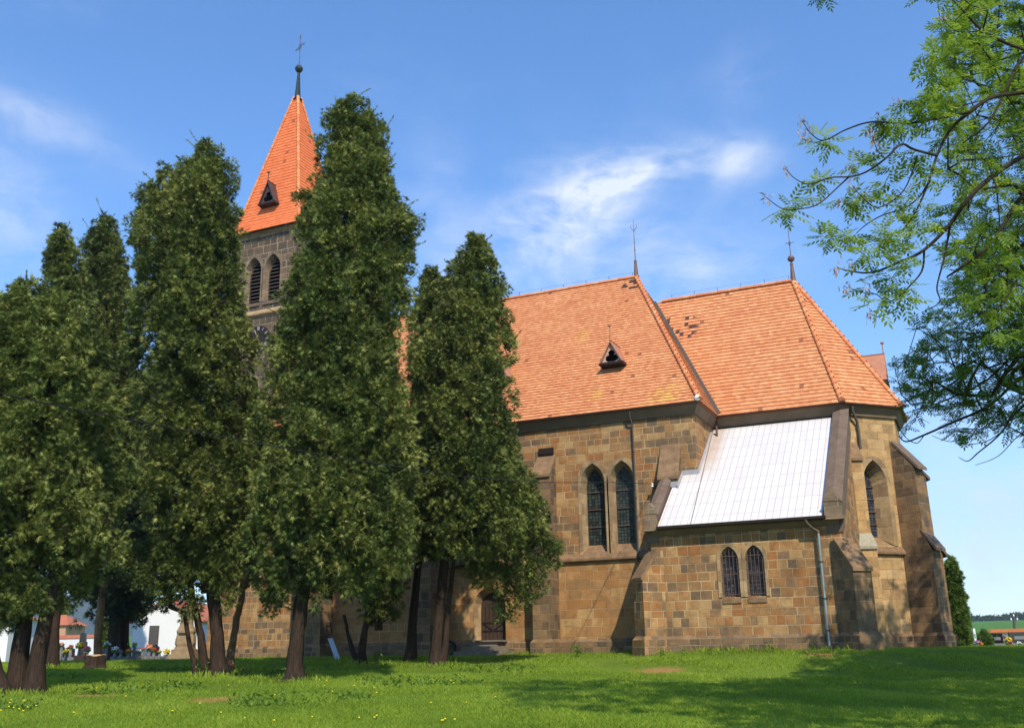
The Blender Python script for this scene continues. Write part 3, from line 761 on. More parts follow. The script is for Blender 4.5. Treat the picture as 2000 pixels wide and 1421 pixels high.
def capline(name, a, b, parent, r=.11, step=.36, knob=False, mat_='ridge', lift=.02):
    "overlapping half-round hip or ridge tiles"
    a, b = Vector(a), Vector(b); L = (b-a).length; n = int(L/step); d = (b-a)/L; m = MB(); rg = random.Random(int(L*100))
    side = d.cross(Z).normalized(); upv = side.cross(d).normalized()
    for i in range(n):
        p = a+d*(L*i/n); q = a+d*(L*(i+1)/n+.04); t = rg.random(); jr = rg.uniform(.97, 1.05)
        for (c, rr_), (c2, r2_) in (((p, r*1.12*jr), (q, r*.92*jr)),):
            ra = [c+side*(rr_*math.cos(x))+upv*(rr_*.8*math.sin(x)+lift) for x in [math.pi*k/6 for k in range(-1, 8)]]
            rb = [c2+side*(r2_*math.cos(x))+upv*(r2_*.8*math.sin(x)+lift) for x in [math.pi*k/6 for k in range(-1, 8)]]
            for k in range(8): m.face([ra[k], ra[k+1], rb[k+1], rb[k]], tint=t, smooth=True)
            m.face(ra, tint=t)
        if knob: m.lathe(p+upv*(r*.95), [(.03, 0), (.035, .04), (.015, .07)], 6)
    return m.build(name, M[mat_], parent)
XW = -24.7
def zS(y): return ZE+(ZR-ZE)*(y+O)/(HW+O)
nr = tiles('nave_roof', [(-20.6, -O, ZE), (O, -O, ZE), (-AH, HW, ZR), (XW, HW, ZR), (XW, 1.9, zS(1.9))], .21, .19, 'tile', church, seed=3, sag=.012)
m = MB()
m.face([V(O, 2*HW+O, ZE), V(-20.6, 2*HW+O, ZE), V(XW, HW, ZR), V(-AH, HW, ZR)])
m.face([V(-20.6, -O, ZE), V(XW, 1.9, zS(1.9)), V(XW, HW, ZR), V(-20.6, 2*HW+O, ZE)])
m.face([V(-20.6, -O, ZE-.06), V(-20.6, 2*HW+O, ZE-.06), V(O, 2*HW+O, ZE-.06), V(O, -O, ZE-.06)])
m.build('roof_rear', M['ridge'], nr)
tiles('nave_hip', [(O, -O, ZE), (O, 2*HW+O, ZE), (-AH, HW, ZR)], .21, .19, 'tile', nr, seed=4)
capline('ridge_tiles', (XW, HW, ZR), (-AH+.1, HW, ZR), nr, .13)
capline('hip_tiles', (O+.02, -O-.02, ZE+.03), (-AH, HW, ZR), nr, .12, .34, True)
part('eaves_board', M['metal_dark'], nr, lambda m: m.run([(-20.6, -O+.10), (O-.10, -O+.10), (O-.10, YC-.2)], [(0, ZE+.0), (.10, ZE-.01), (.10, ZE-.05), (0, ZE-.06)]))
# chancel
ea = (XC+(W_+O)*TT, YC-O); eb = (XC+W_+O, HW-(W_+O)*TT); ec = (eb[0], 2*HW-eb[1]); ed = (ea[0], 2*HW-ea[1])
tilt_c = (ZC-ZE)/(W_+O)
cr_ = tiles('chancel_roof', [(O-.25, YC-O, ZE), (ea[0], ea[1], ZE), (XE, HW, ZC), (-3.6, HW, ZC)], .22, .20, 'tile', church, seed=5, sag=.010)
tiles('apse_roof', [(ea[0], ea[1], ZE), (eb[0], eb[1], ZE), (XE, HW, ZC)], .22, .20, 'tile', cr_, seed=6)
tiles('apse_roof', [(eb[0], eb[1], ZE), (ec[0], ec[1], ZE), (XE, HW, ZC)], .22, .20, 'tile', cr_, seed=8)
m = MB(); m.face([V(*ec, ZE), V(*ed, ZE), V(XE, HW, ZC)]); m.face([V(*ed, ZE), V(0, ed[1], ZE), V(-3.6, HW, ZC), V(XE, HW, ZC)])
m.poly([V(0, YC-O, ZE-.06), V(0, ed[1], ZE-.06), V(*ed, ZE-.06), V(*ec, ZE-.06), V(*eb, ZE-.06), V(*ea, ZE-.06)])
m.build('roof_rear', M['ridge'], cr_)
capline('ridge_tiles', (-2.9, HW, ZC), (XE-.1, HW, ZC), cr_, .13)
capline('hip_tiles', (ea[0], ea[1], ZE+.03), (XE, HW, ZC), cr_, .12, .34, True)
capline('hip_tiles', (eb[0], eb[1], ZE+.03), (XE, HW, ZC), cr_, .12, .34, True)
capline('hip_tiles', (ec[0], ec[1], ZE+.03), (XE, HW, ZC), cr_, .12, .34, True)
def end_ball(x, y, mt): part('hip_end_knob', M[mt], cr_ if x > 2 else nr, lambda m: m.lathe((x, y, ZE-.02), [(.03, 0), (.13, .05), (.15, .15), (.10, .25), (.03, .29)], 9))
end_ball(O-.08, -O+.03, 'plaster'); end_ball(ea[0], ea[1]+.03, 'ridge'); end_ball(eb[0]-.05, eb[1], 'ridge')
part('eaves_board', M['metal_dark'], cr_, lambda m: m.run([(O-.1, YC-O+.10)]+[(ea[0], ea[1]+.1), (eb[0]-.1, eb[1]+.04), (ec[0]-.1, ec[1]-.04)], [(0, ZE+.0), (.10, ZE-.01), (.10, ZE-.05), (0, ZE-.06)]))
# grey valley flashing where the chancel roof runs under the nave hip
def hipP(z, off=0): f = (z-ZE)/(ZR-ZE); return None
dH = (V(O, 0, ZE)-V(-AH, 0, ZR))
def hip_x(z): return O-(z-ZE)/(ZR-ZE)*(AH+O)
m = MB(); pv = [V(hip_x(z)+.05, YC-O+(z-ZE)/tilt_c, z+.06) for z in np.linspace(ZE, ZC, 12)]
for a, b in zip(pv, pv[1:]): m.face([a+V(-.22, 0, .05), a+V(.10, -.02, .04), b+V(.10, -.02, .04), b+V(-.22, 0, .05)])
m.build('valley_flashing', M['zinc_dull'], cr_)
# ridge spikes and lightning conductor
for (x0, x1, z) in ((XW, -AH, ZR), (-2.8, XE, ZC)):
    m = MB(); k = int((x1-x0)/1.3); pts = []
    for i in range(k+1):
        x = x0+.4+(x1-x0-.6)*i/k; m.tube([V(x, HW, z+.1), V(x, HW, z+.32)], .012, 4); pts.append(V(x, HW, z+.32))
    m.tube(pts, .004, 4); m.build('lightning_conductor', M['iron'], church)

# --- finials
def finial(base, zs, kind):
    x, y, z = base; f = MB()
    f.lathe((x, y, z-.15), [(.16, 0), (.13, .25), (.07, 1.0), (.085, 1.02), (.085, 1.08), (.05, 1.1), (.035, 1.2)], 8)
    f.tube([V(x, y, z+1.0), V(x, y, z+zs)], [.028, .010], 5)
    if kind == 'ball':
        f.tube([V(x-.22, y, z+zs*.66), V(x+.22, y, z+zs*.66)], .018, 4); f.lathe((x, y, z+zs*.6), [(.01, 0), (.05, .1), (.05, .2), (.01, .34)], 6)
    else:
        for sx in (-1, 1): f.tube([V(x, y, z+zs*.80), V(x+sx*.16, y, z+zs*.87), V(x+sx*.18, y, z+zs*.93)], [.016, .014, .006], 4)
        f.lathe((x, y, z+zs*.46), [(.02, 0), (.045, .05), (.02, .1)], 6)
    o = f.build('roof_finial', M['rust_iron'], church)
    if kind == 'ball': part('finial_ball', M['rust_iron'], o, lambda m: m.lathe((x, y, z+1.02), [(.02, 0), (.14, .06), (.185, .17), (.14, .28), (.02, .34)], 12))
finial((-AH, HW, ZR), 3.3, 'arrow'); finial((XE, HW, ZC), 3.1, 'ball')

# --- roof dormers with trefoil openings
def dormer(c, u, n, w, h, body, face, finh=.75, back=2.2):
    "little gabled vent: c = centre of its sill at the front, u sideways, n outward"
    c, u, n = Vector(c), Vector(u).normalized(), Vector(n).normalized(); e = .14
    L, Rr, Tp = c-u*(w/2), c+u*(w/2), c+Z*h
    m = MB()
    for s_ in (-1, 1):
        a = c+u*(s_*(w/2+.05)); ridge = Tp+Z*.06
        m.extrude([a+n*e, ridge+n*e, ridge-n*back, a-n*back], (u*s_-Z*.0)*-.05)
    d = m.build('dormer', M[body], church)
    f = MB()
    # gable board with a trefoil hole
    def cirp(cx, cz, r, a0, a1, k=7): return [(cx+r*math.cos(a0+(a1-a0)*i/k), cz+r*math.sin(a0+(a1-a0)*i/k)) for i in range(k+1)]
    q = w*.155; tre = cirp(-q*.95, h*.21, q, math.pi*1.5, math.pi*.45)[::1]+cirp(0, h*.21+q*1.55, q, math.pi*1.15, -math.pi*.15)+cirp(q*.95, h*.21, q, math.pi*.55, -math.pi*.5)
    outer = [(-w/2, 0), (w/2, 0), (0, h)]
    F2 = lambda a, d0: c+u*a[0]+Z*a[1]+n*d0
    pts = [F2(a, 0) for a in outer]; hl = [F2(a, 0) for a in tre]; allp = pts+hl
    for tri in tessellate_polygon([pts, hl]):
        t = [allp[i] for i in tri]
        if (t[1]-t[0]).cross(t[2]-t[0]).dot(n) < 0: t.reverse()
        f.face(t)
    for i in range(len(tre)): j = (i+1) % len(tre); f.face([F2(tre[i], 0), F2(tre[j], 0), F2(tre[j], -.05), F2(tre[i], -.05)])
    f.build('gable_board', M[face], d)
    b = MB(); b.face([F2(a, -.3) for a in outer]); b.build('opening', M['black'], d)
    k = MB(); k.extrude([L-u*.08+n*.16, L-u*.08+n*.16-Z*.10, L-u*.08-n*.4-Z*.16, L-u*.08-n*.4], u*(w+.16)); k.build('sill', M['metal_dark'], d)
    k = MB(); t0 = Tp+n*e*.6; k.tube([t0, t0+Z*finh], [.035, .025], 5); k.lathe(t0+Z*finh, [(.04, -.04), (.09, 0), (.09, .06), (.02, .09)], 7); k.build('dormer_finial', M[body], d)
    return d
def on_nave(x, y): return V(x, y, zS(y))
for x in (-4.0, -9.85, -15.7): dormer(V(x, 1.30, zS(1.78)+.02), (1, 0, 0), (0, -1, 0), 1.02, 1.0, 'dormer', 'dormer_face')
# the one on the far side of the apse, seen edge on
dn = Vector((math.cos(R(0)), math.sin(R(0)), 0)); cE = V(XC+W_+O-.95, HW+.6, ZE+1.75)
dormer(cE+dn*.25, (0, 1, 0), dn, 1.05, 1.35, 'dormer', 'dormer_face', .55, 1.6)

# --- buttresses
def buttress(B, d, hw, prof, caps, stone='warm', cap='cap', plinth=True, gabled=False):
    "prof = (distance, z) outline from the wall foot outwards and back up; caps = list of (d0,z0,d1,z1) weathered slopes"
    B = Vector((B[0], B[1], 0)); d = Vector((d[0], d[1], 0)).normalized(); e = Vector((-d.y, d.x, 0))
    m = MB(); m.extrude([B+d*a+Z*z-e*hw for a, z in prof], e*2*hw)
    if plinth:
        L = max(a for a, z in prof)
        pr = [(-.2, -.8), (L+.10, -.8), (L+.10, ZL), (L, ZL+.14), (-.2, ZL+.14)]
        m.extrude([B+d*a+Z*z-e*(hw+.10) for a, z in pr[:3]+[(-.2, ZL)]], e*2*(hw+.10))
        lo = [B+d*a+e*b+Z*ZL for a, b in ((-.2, -hw-.1), (L+.1, -hw-.1), (L+.1, hw+.1), (-.2, hw+.1))]; hi = [B+d*a+e*b+Z*(ZL+.14) for a, b in ((-.2, -hw-.004), (L+.004, -hw-.004), (L+.004, hw+.004), (-.2, hw+.004))]
        m.hexa(lo, hi)
    o = m.build('buttress', M[stone], church)
    for k_, (d0, z0, d1, z1) in enumerate(caps):
        c = MB(); dd = Vector((d1-d0, z1-z0)).normalized(); g = .07
        pts = [(d0-.05, z0+.05), (d1+dd.x*.10, z1+dd.y*.10+.05), (d1+dd.x*.10, z1+dd.y*.10-g), (d1-.02, z1-g-.02), (d0-.05, z0-g)]
        c.extrude([B+d*a+Z*z-e*(hw+.025) for a, z in pts], e*2*(hw+.025)); c.build('coping', M[cap if isinstance(cap, str) else cap[k_]], o)
    return o
def nave_b(x, cap=('cap_warm', 'cap')):
    buttress((x, 0), (0, -1), .42, [(-.1, -.8), (1.0, -.8), (1.0, ZS+.15), (.72, ZS+.75), (.72, 7.95), (-.1, 9.0)], [(0, 8.88, .74, 7.92), (.74, ZS+.80, 1.0, ZS+.22)], 'mixed', cap)
for x in (-6.86, -12.7, -18.6): nave_b(x)
# south-east nave buttress rising through the sacristy roof
buttress((-1.07, 0), (0, -1), .42, [(-.1, 3), (.78, 3), (.78, 7.3), (-.1, 9.0)], [(0, 8.86, .80, 7.34)], 'mixed', 'cap_warm', plinth=False)
D225 = (math.sin(R(22.5)), -math.cos(R(22.5))); D675 = (math.sin(R(67.5)), -math.cos(R(67.5)))
buttress((A2.x+.17, A2.y+.06), D225, .34, [(-.2, -.8), (1.15, -.8), (1.15, 4.25), (.62, 4.85), (.62, 8.02), (-.2, 9.0)], [(.0, 8.78, .64, 8.05), (.62, 4.85, 1.15, 4.30)], 'pale', ('cap_warm', 'lichen'))
for P, D in ((B2, D675), (N2, (math.cos(R(22.5)), math.sin(R(22.5))))):
    buttress(P, D, .40, [(-.2, -.8), (1.12, -.8), (1.10, 4.2), (.84, 5.0), (.80, 7.75), (-.2, 9.1)], [(.0, 8.95, .93, 7.78), (.80, 5.05, 1.28, 4.30)], 'mixed', 'cap')

# --- sacristy (annex with the white roof)
XLW, XRW = -1.30, 5.95
FA = Frame((XLW, YA), (1, 0)); ax = -XLW
AW = [(arch(1.725+ax, .70, 2.20, 3.55, 4.08, 7), arch(1.725+ax, .62, 2.24, 3.5, 4.02, 7)), (arch(2.675+ax, .70, 2.20, 3.55, 4.08, 7), arch(2.675+ax, .62, 2.24, 3.5, 4.02, 7))]
m = MB(); wall(m, FA, [(0, -.8), (XRW-XLW, -.8), (XRW-XLW, ZAE+.25), (0, ZAE+.25)], [a for a, b in AW])
sl_ = (ZAT-ZAE)/(YC-YA+.35)
def zA(y): return ZAE+sl_*(y-YA+.35)
m.face([V(XRW, YA, -.8), V(XRW, YC, -.8), V(XRW, YC, zA(YC)+.05), V(XRW, YA, zA(YA)+.05)])
m.face([V(XLW, 0, -.8), V(XLW, YA, -.8), V(XLW, YA, zA(YA)+.05), V(XLW, 0, zA(0)+.05)])
m.build('sacristy_wall', M['warm'], church)
for a, b in AW: window(FA, a, b, .28, 'glass_dark', ring=.12, sill=(.22, .04), bars=None, grille=True)
part('plinth', M['mixed'], church, lambda m: m.run([(XLW, 0), (XLW, YA), (XRW, YA), (XRW, YC)], PLINTH))
part('eaves_course', M['cornice'], church, lambda m: m.run([(XLW+.1, YA), (XRW-.1, YA)], [(-.02, ZAE+.1), (.20, ZAE-.06), (.20, ZAE-.12), (.06, ZAE-.30), (-.02, ZAE-.34)]))
m = MB(); t_ = .03
def rp(x, y, dz=0): return V(x, y, zA(y)+dz)
for (x0, x1, y0, y1) in ((XL, XR+.02, YA-.35, .0), (-.0, XR+.02, .0, YC)):
    m.hexa([rp(x0, y0, -.06), rp(x1, y0, -.06), rp(x1, y1, -.06), rp(x0, y1, -.06)], [rp(x0, y0), rp(x1, y0), rp(x1, y1), rp(x0, y1)])
wr_ = m.build('sacristy_roof', M['white_roof'], church)
part('roof_seam', M['zinc_dull'], wr_, lambda m: m.tube([rp(.42, YA-.34, .015), rp(.05, YC-.05, .015)], .014, 4))
part('flashing', M['lead'], wr_, lambda m: (m.box(-.70, .06, -.05, -.003, zA(0)-.1, zA(0)+.17), m.hexa([rp(-.02, 0, .01), rp(.10, 0, .01), rp(.10, YC, .01), rp(-.02, YC, .01)], [rp(-.02, 0, .14), rp(.03, 0, .03), rp(.03, YC, .03), rp(-.02, YC, .14)]),
     m.hexa([rp(-.66, -.95, .01), rp(-.60, -.95, .01), rp(-.60, 0, .01), rp(-.66, 0, .01)], [rp(-.66, -.95, .18), rp(-.62, -.95, .12), rp(-.62, 0, .12), rp(-.66, 0, .18)]),
     m.box(-1.05, -.62, -.86, -.80, zA(-.82)+.0, zA(-.82)+.22)))
part('eave_shade_strip', M['metal_dark'], wr_, lambda m: m.box(.06, XR, YC-.03, YC-.003, ZAT-.06, ZE-.47))  # dark strip added to paint in the eave's shade on the chancel wall
part('chimney_stub', M['rust_iron'], wr_, lambda m: m.tube([rp(.33, 2.75, 0), rp(.33, 2.75, .45)], .05, 8))
part('gutter', M['metal_dark'], wr_, lambda m: (m.extrude([V(XL-.02, YA-.34, ZAE+.0), V(XL-.02, YA-.47, ZAE+.01), V(XL-.02, YA-.46, ZAE-.09), V(XL-.02, YA-.36, ZAE-.11)], (XR-XL+.1, 0, 0)),))
part('fascia', M['metal_dark'], wr_, lambda m: (m.extrude([V(XL, YA-.34, ZAE-.03), V(XL, YA-.34, ZAE-.10), V(XL, YA, ZAE-.02), V(XL, YA, ZAE+.06)], (XR-XL, 0, 0)), m.extrude([rp(XR-.02, YA-.35, .02), rp(XR-.02, YC, .02), rp(XR-.02, YC, .12), rp(XR-.02, YA-.35, .12)], (.06, 0, 0))))
def gable_coping(x0, x1, ytop, label=None):
    m = MB(); m.extrude([rp(x0, YA-.05, .02), rp(x0, ytop, .02), rp(x0, ytop, .30), rp(x0, YA-.05, .30)], (x1-x0, 0, 0))
    m.extrude([rp(x0, YA-.05, -.8), rp(x0, ytop, -.8), rp(x0, ytop, .02), rp(x0, YA-.05, .02)], (x1-x0, 0, 0))
    # saddle stones: low ridge along the top, with slight joints
    n = 8; ys = np.linspace(YA-.05, ytop, n+1); rg = random.Random(4)
    for a, b in zip(ys, ys[1:]):
        h = .12+rg.uniform(-.015, .02); xm = (x0+x1)/2
        m.extrude([rp(x0-.03, a+.01, .30), rp(xm, a+.01, .30+h), rp(x1+.03, a+.01, .30), rp(x1+.02, a+.01, .24), rp(x0-.02, a+.01, .24)], rp(0, b, 0)-rp(0, a+.02, 0))
    c = m.build('gable_coping', M['cap'], church)
    k = MB(); zz_ = ZAE; k.box(x0, x1, YA-.33, YA-.02, zz_-.02, zz_+.52); k.box(x0-.05, x1+.05, YA-.38, YA-.0, zz_-.14, zz_-.0)
    xm = (x0+x1)/2
    k.extrude([V(x0-.02, YA-.35, zz_+.52), V(x1+.02, YA-.35, zz_+.52), V(xm, YA-.35, zz_+.98)], (0, .5, 0))
    k.build('kneeler', M['trim_dark'], c)
gable_coping(-1.40, -.96, -.80); gable_coping(XR+.04, 6.0, YC)
for P, D, L in (((XLW, YA), (-1, -1), .66), ((XRW, YA), (1, -1), .78)):
    buttress(P, D, .40, [(-.3, -.8), (L, -.8), (L, 3.02), (-.05, 4.05), (-.3, 4.05)], [(-.02, 4.10, L, 3.06)], 'warm' if P[0] < 0 else 'mixed', 'cap_warm')

# --- downpipes
def pipe(pts, r, mt, brackets=(), lower=None, lower_mat=None):
    m = MB(); m.tube([Vector(p) for p in pts], r, 8); o = m.build('downpipe', M[mt], church)
    if brackets:
        for p in brackets: b = MB(); b.lathe(p, [(r*1.3, 0), (r*1.3, .04)], 8); b.build('bracket', M['iron'], o)
    return o
pipe([(-2.75, -.36, ZE-.12), (-2.75, -.30, ZE-.35), (-2.72, -.12, ZE-.62), (-2.72, -.12, ZS+.3), (-2.72, -.22, ZS+.1), (-2.72, -.22, ZS-.2)], .036, 'pole', [(-2.72, -.12, 8.6), (-2.72, -.12, 6.6)])
pipe([(4.72, YA-.40, ZAE-.08), (4.75, YA-.40, ZAE-.22), (4.92, YA-.26, ZAE-.42), (5.10, YA-.20, ZAE-.52), (5.10, YA-.20, ZAE-.62)], .055, 'zinc_dull')
pipe([(5.10, YA-.20, ZAE-.60), (5.10, YA-.20, .95), (5.10, YA-.22, .35)], .055, 'zinc', [(5.1, YA-.2, 3.3), (5.1, YA-.2, 2.0), (5.1, YA-.22, .9)])
part('pipe_shoe', M['zinc_dull'], church, lambda m: m.tube([V(5.10, YA-.22, .36), V(5.12, YA-.34, .20)], .07, 8))
q0 = FD.p(.42, 0, 0); nd = FD.n
pipe([q0+nd*.30+Z*(ZE-.1), q0+nd*.28+Z*(ZE-.3), q0+FD.u*.30+nd*.14+Z*(ZE-.75), q0+FD.u*.34+nd*.12+Z*(ZE-1.1), q0+FD.u*.34+nd*.12+Z*8.55], .06, 'zinc_dull')

# --- south door with steps
FDo = Frame((-20.3, 0), (1, 0))
din = arch(-9.80+X0, 1.20, .86, 2.30, 2.95)
m = MB(); m.face([FS.p(u, z, -.35) for u, z in din]); dr = m.build('door', M['wood'], church)
m = MB()
for i in range(len(door_hole)):
    j = (i+1) % len(door_hole); m.face([FS.p(*door_hole[i], .03), FS.p(*door_hole[j], .03), FS.p(*din[j], -.36), FS.p(*din[i], -.36)])
m.build('door_surround', M['trim'], dr)
m = MB()
for k in range(7): u = -9.8+X0-.58+.193*k; m.extrude([FS.p(u-.006, .9, -.345), FS.p(u+.006, .9, -.345), FS.p(u+.006, 2.6-abs(k-3)*.12, -.345), FS.p(u-.006, 2.6-abs(k-3)*.12, -.345)], FS.n*.015)
for z in (1.25, 1.6): m.extrude([FS.p(-9.8+X0-.55, z, -.345), FS.p(-9.8+X0+.55, z, -.345), FS.p(-9.8+X0+.55, z+.05, -.345), FS.p(-9.8+X0-.55, z+.05, -.345)], FS.n*.02)
for s_ in (-1, 1):
    m.extrude([FS.p(-9.8+X0+s_*.05, 1.3, -.34), FS.p(-9.8+X0+s_*.5, 1.58, -.34), FS.p(-9.8+X0+s_*.5, 1.62, -.34), FS.p(-9.8+X0+s_*.05, 1.34, -.34)], FS.n*.02)
m.build('iron_strap', M['iron'], dr)
m = MB()
for i, (w_s, d_s, z_s) in enumerate(((1.35, .55, .80), (1.6, .9, .62), (1.85, 1.25, .42))): m.box(-9.8-w_s/2-.1*i, -9.8+w_s/2+.15*i, -d_s-.11, 0.02, -.6, z_s)
m.box(-10.2, -8.9, -.75, -.1, .80, .87)
m.build('door_steps', M['step'], church)

# --- bay between nave and tower, and the tower itself
TX, TY, TH = -27.1, 6.8, 2.5
part('west_bay_wall', M['warm'], church, lambda m: m.box(XW-.2, -20.32, 4.32, 9.3, -.8, 14.0))
m = MB(); FT = Frame((TX-TH, TY-TH), (1, 0))
tw = [arch(c-(TX-TH), 1.18, 20.95, 23.0, 23.95) for c in (-27.82, -26.38)]
twi = [arch(c-(TX-TH), .92, 21.0, 22.9, 23.75) for c in (-27.82, -26.38)]
slit = arch(-27.25+2.5+27.1, .55, 13.9, 15.7, 16.2); sliti = arch(-27.25+2.5+27.1, .35, 14.1, 15.6, 16.0)
wall(m, FT, [(0, 12.), (2*TH, 12.), (2*TH, 25.6), (0, 25.6)], tw+[slit])
for o_, u_ in (((TX+TH, TY-TH), (0, 1)), ((TX+TH, TY+TH), (-1, 0)), ((TX-TH, TY+TH), (0, -1))):
    wall(m, Frame(o_, u_), [(0, -.8), (2*TH, -.8), (2*TH, 25.6), (0, 25.6)])
m.build('tower_wall', M['dark'], church)
m = MB(); wall(m, FT, [(0, -.8), (2*TH, -.8), (2*TH, 12.), (0, 12.)]); m.build('tower_base_wall', M['warm'], church)
for a, b in zip(tw, twi):
    wn = window(FT, a, b, .45, 'black', ring=.15, sill=(.25, .08), trim='trim_dark')
    l = MB()
    for k in range(11):
        z = 21.15+k*.23; c = (a[0][0]+a[1][0])/2; hw = .45*(1 if z < 22.9 else max(.12, 1-((z-22.9)/.95)**1.3))
        l.extrude([FT.p(c-hw, z, -.24), FT.p(c-hw, z+.02, -.24), FT.p(c-hw, z+.13, -.38), FT.p(c-hw, z+.11, -.38)], FT.u*2*hw)
    l.build('louvers', M['louver'], wn)
window(FT, slit, sliti, .4, 'black', ring=.12, trim='trim_dark')
sq = [(TX-TH, TY+TH), (TX-TH, TY-TH), (TX+TH, TY-TH), (TX+TH, TY+TH)]
part('string_course', M['trim'], church, lambda m: m.run(sq, [(-.02, 20.45), (.16, 20.2), (.16, 20.1), (.05, 20.0), (-.02, 20.0)]))
part('plinth', M['mixed'], church, lambda m: m.run([(TX-TH, TY+TH), (TX-TH, TY-TH), (-20.34, TY-TH)], PLINTH))
part('cornice', M['trim_dark'], church, lambda m: m.run(sq+[sq[0]], [(-.02, 25.62), (.18, 25.62), (.18, 25.5), (.06, 25.35), (.06, 25.2), (-.02, 25.2)]))
# clock
cc = FT.p(-27.15-(TX-TH), 18.55, 0)
m = MB(); n_ = 28
m.extrude([cc+FT.n*.06+FT.u*(.86*math.cos(2*math.pi*k/n_))+Z*(.86*math.sin(2*math.pi*k/n_)) for k in range(n_)], FT.n*-.08)
ck = m.build('clock_face', M['metal_dark'], church)
m = MB(); NUM = ['XII', 'I', 'II', 'III', 'IIII', 'V', 'VI', 'VII', 'VIII', 'IX', 'X', 'XI']
def stroke(m, a, b, wd_, d0=.065):
    a, b = Vector(a), Vector(b); d = (b-a).normalized(); s_ = FT.n.cross(d)*wd_/2
    m.extrude([a+s_+FT.n*d0, b+s_+FT.n*d0, b-s_+FT.n*d0, a-s_+FT.n*d0], FT.n*.012)
for i, tx in enumerate(NUM):
    a = math.pi/2-i*math.pi/6; er = FT.u*math.cos(a)+Z*math.sin(a); et = FT.u*math.sin(a)-Z*math.cos(a)
    ws = {'I': .05, 'V': .09, 'X': .09}; tw_ = sum(ws[c] for c in tx); x = -tw_/2
    for c in tx:
        xm = x+ws[c]/2; lo, hi = cc+er*.58, cc+er*.80
        if c == 'I': stroke(m, lo+et*xm, hi+et*xm, .024)
        elif c == 'V': stroke(m, lo+et*xm, hi+et*(xm-.03), .02); stroke(m, lo+et*xm, hi+et*(xm+.03), .02)
        else: stroke(m, lo+et*(xm-.03), hi+et*(xm+.03), .02); stroke(m, lo+et*(xm+.03), hi+et*(xm-.03), .02)
        x += ws[c]
m.build('clock_numerals', M['white_numeral'], ck)
for ang, L, wd_ in ((R(112), .62, .06), (R(-62), .48, .08)):
    m = MB(); d = FT.u*math.cos(ang)+Z*math.sin(ang); stroke(m, cc-d*.16, cc+d*L, wd_, .09); m.build('clock_hand', M['gold'], ck)
# spire
SP = [(2.92, 25.55), (2.42, 26.3), (2.15, 27.2), (.16, 36.2)]
spire = empty('spire', (0, 0, 0)); spire.parent = church; spire.location = -church.location
for (h0, z0), (h1, z1) in zip(SP, SP[1:]):
    for k in range(4):
        a = [(-1, -1), (1, -1), (1, 1), (-1, 1)]; p, q = a[k], a[(k+1) % 4]
        tiles('spire_roof', [(TX+p[0]*h0, TY+p[1]*h0, z0), (TX+q[0]*h0, TY+q[1]*h0, z0), (TX+q[0]*h1, TY+q[1]*h1, z1), (TX+p[0]*h1, TY+p[1]*h1, z1)], .24 if k < 2 else .9, .24 if k < 2 else 1.2, 'tile_spire', spire, seed=k+int(z0), th=.022)
for sx, sy in ((1, -1), (-1, -1), (1, 1)):
    for (h0, z0), (h1, z1) in zip(SP, SP[1:]): capline('hip_tiles', (TX+sx*h0, TY+sy*h0, z0), (TX+sx*h1, TY+sy*h1, z1), spire, .10, .34)
m = MB(); m.lathe((TX, TY, 36.05), [(.36, 0), (.24, .12), (.20, .2), (.09, 2.0), (.06, 2.25), (.05, 2.3)], 8)
sf = m.build('spire_finial', M['ball'], spire)
part('finial_ball', M['ball'], sf, lambda m: m.lathe((TX, TY, 38.15), [(.02, 0), (.17, .06), (.26, .20), (.275, .29), (.25, .39), (.15, .52), (.03, .57)], 14))
m = MB(); zc_ = 40.15; ux = Vector((math.cos(R(-25)), math.sin(R(-25)), 0))
m.tube([V(TX, TY, 38.7), V(TX, TY, 41.15)], .022, 5); c0 = V(TX, TY, zc_)
m.tube([c0-ux*.52, c0+ux*.52], .022, 5)
for d in (ux, -ux, Z):
    e_ = c0+d*(.55 if d is not Z else .75); s_ = Z if d is not Z else ux
    m.tube([e_-s_*.10, e_+d*.10, e_+s_*.10], .014, 4); m.tube([e_-s_*.09-d*.08, e_, e_+s_*.09-d*.08], .012, 4)
for k in range(4):
    a = math.pi/4+k*math.pi/2; d = ux*math.cos(a)+Z*math.sin(a); m.tube([c0, c0+d*.30], .012, 4)
    a2 = a+math.pi/2; d2 = ux*math.cos(a2)+Z*math.sin(a2); m.tube([c0+d*.24, c0+(d+d2)*.19, c0+d2*.24], .012, 4)
for z in (38.85, 39.2): m.tube([V(TX, TY, z)-ux*.12+Z*.1, V(TX, TY, z), V(TX, TY, z)+ux*.12+Z*.1], .012, 4)
m.build('spire_cross', M['zinc_dull'], sf)
dormer(V(TX, TY-2.15-.28, 27.5), (1, 0, 0), (0, -1, 0), 1.15, 1.45, 'dormer_dark', 'dormer_dark', .6, 1.2)
part('plaque', M['metal_dark'], church, lambda m: m.box(-7.22, -6.50, -.10, -.01, 8.92, 9.2))

# --- power cable from the bottom left to the nave wall
I0 = V(-1.9, -.35, 7.13)
cab = [I0, (-2.2, -4.29, 6.65), (-2.71, -10.99, 5.74), (-3.07, -15.65, 5.29), (-3.43, -20.44, 5.0), (-3.71, -24.03, 4.84), (-3.92, -26.83, 4.73), (-4.06, -28.71, 4.66), (-4.17, -30.04, 4.65), (-4.6, -36, 4.62)]
part('power_cable', M['rubber'], None, lambda m: m.tube(cab, .013, 5), label='thin black overhead power cable running to the nave wall', cat='cable')
m = MB(); m.tube([(-1.9, -.0, 7.0), (-1.9, -.33, 7.0)], .02, 6); br = m.build('cable_bracket', M['iron'], church)
part('insulator', M['porcelain'], br, lambda m: m.lathe((-1.9, -.33, 6.98), [(.03, 0), (.06, .03), (.04, .08), (.06, .12), (.03, .18)], 8))

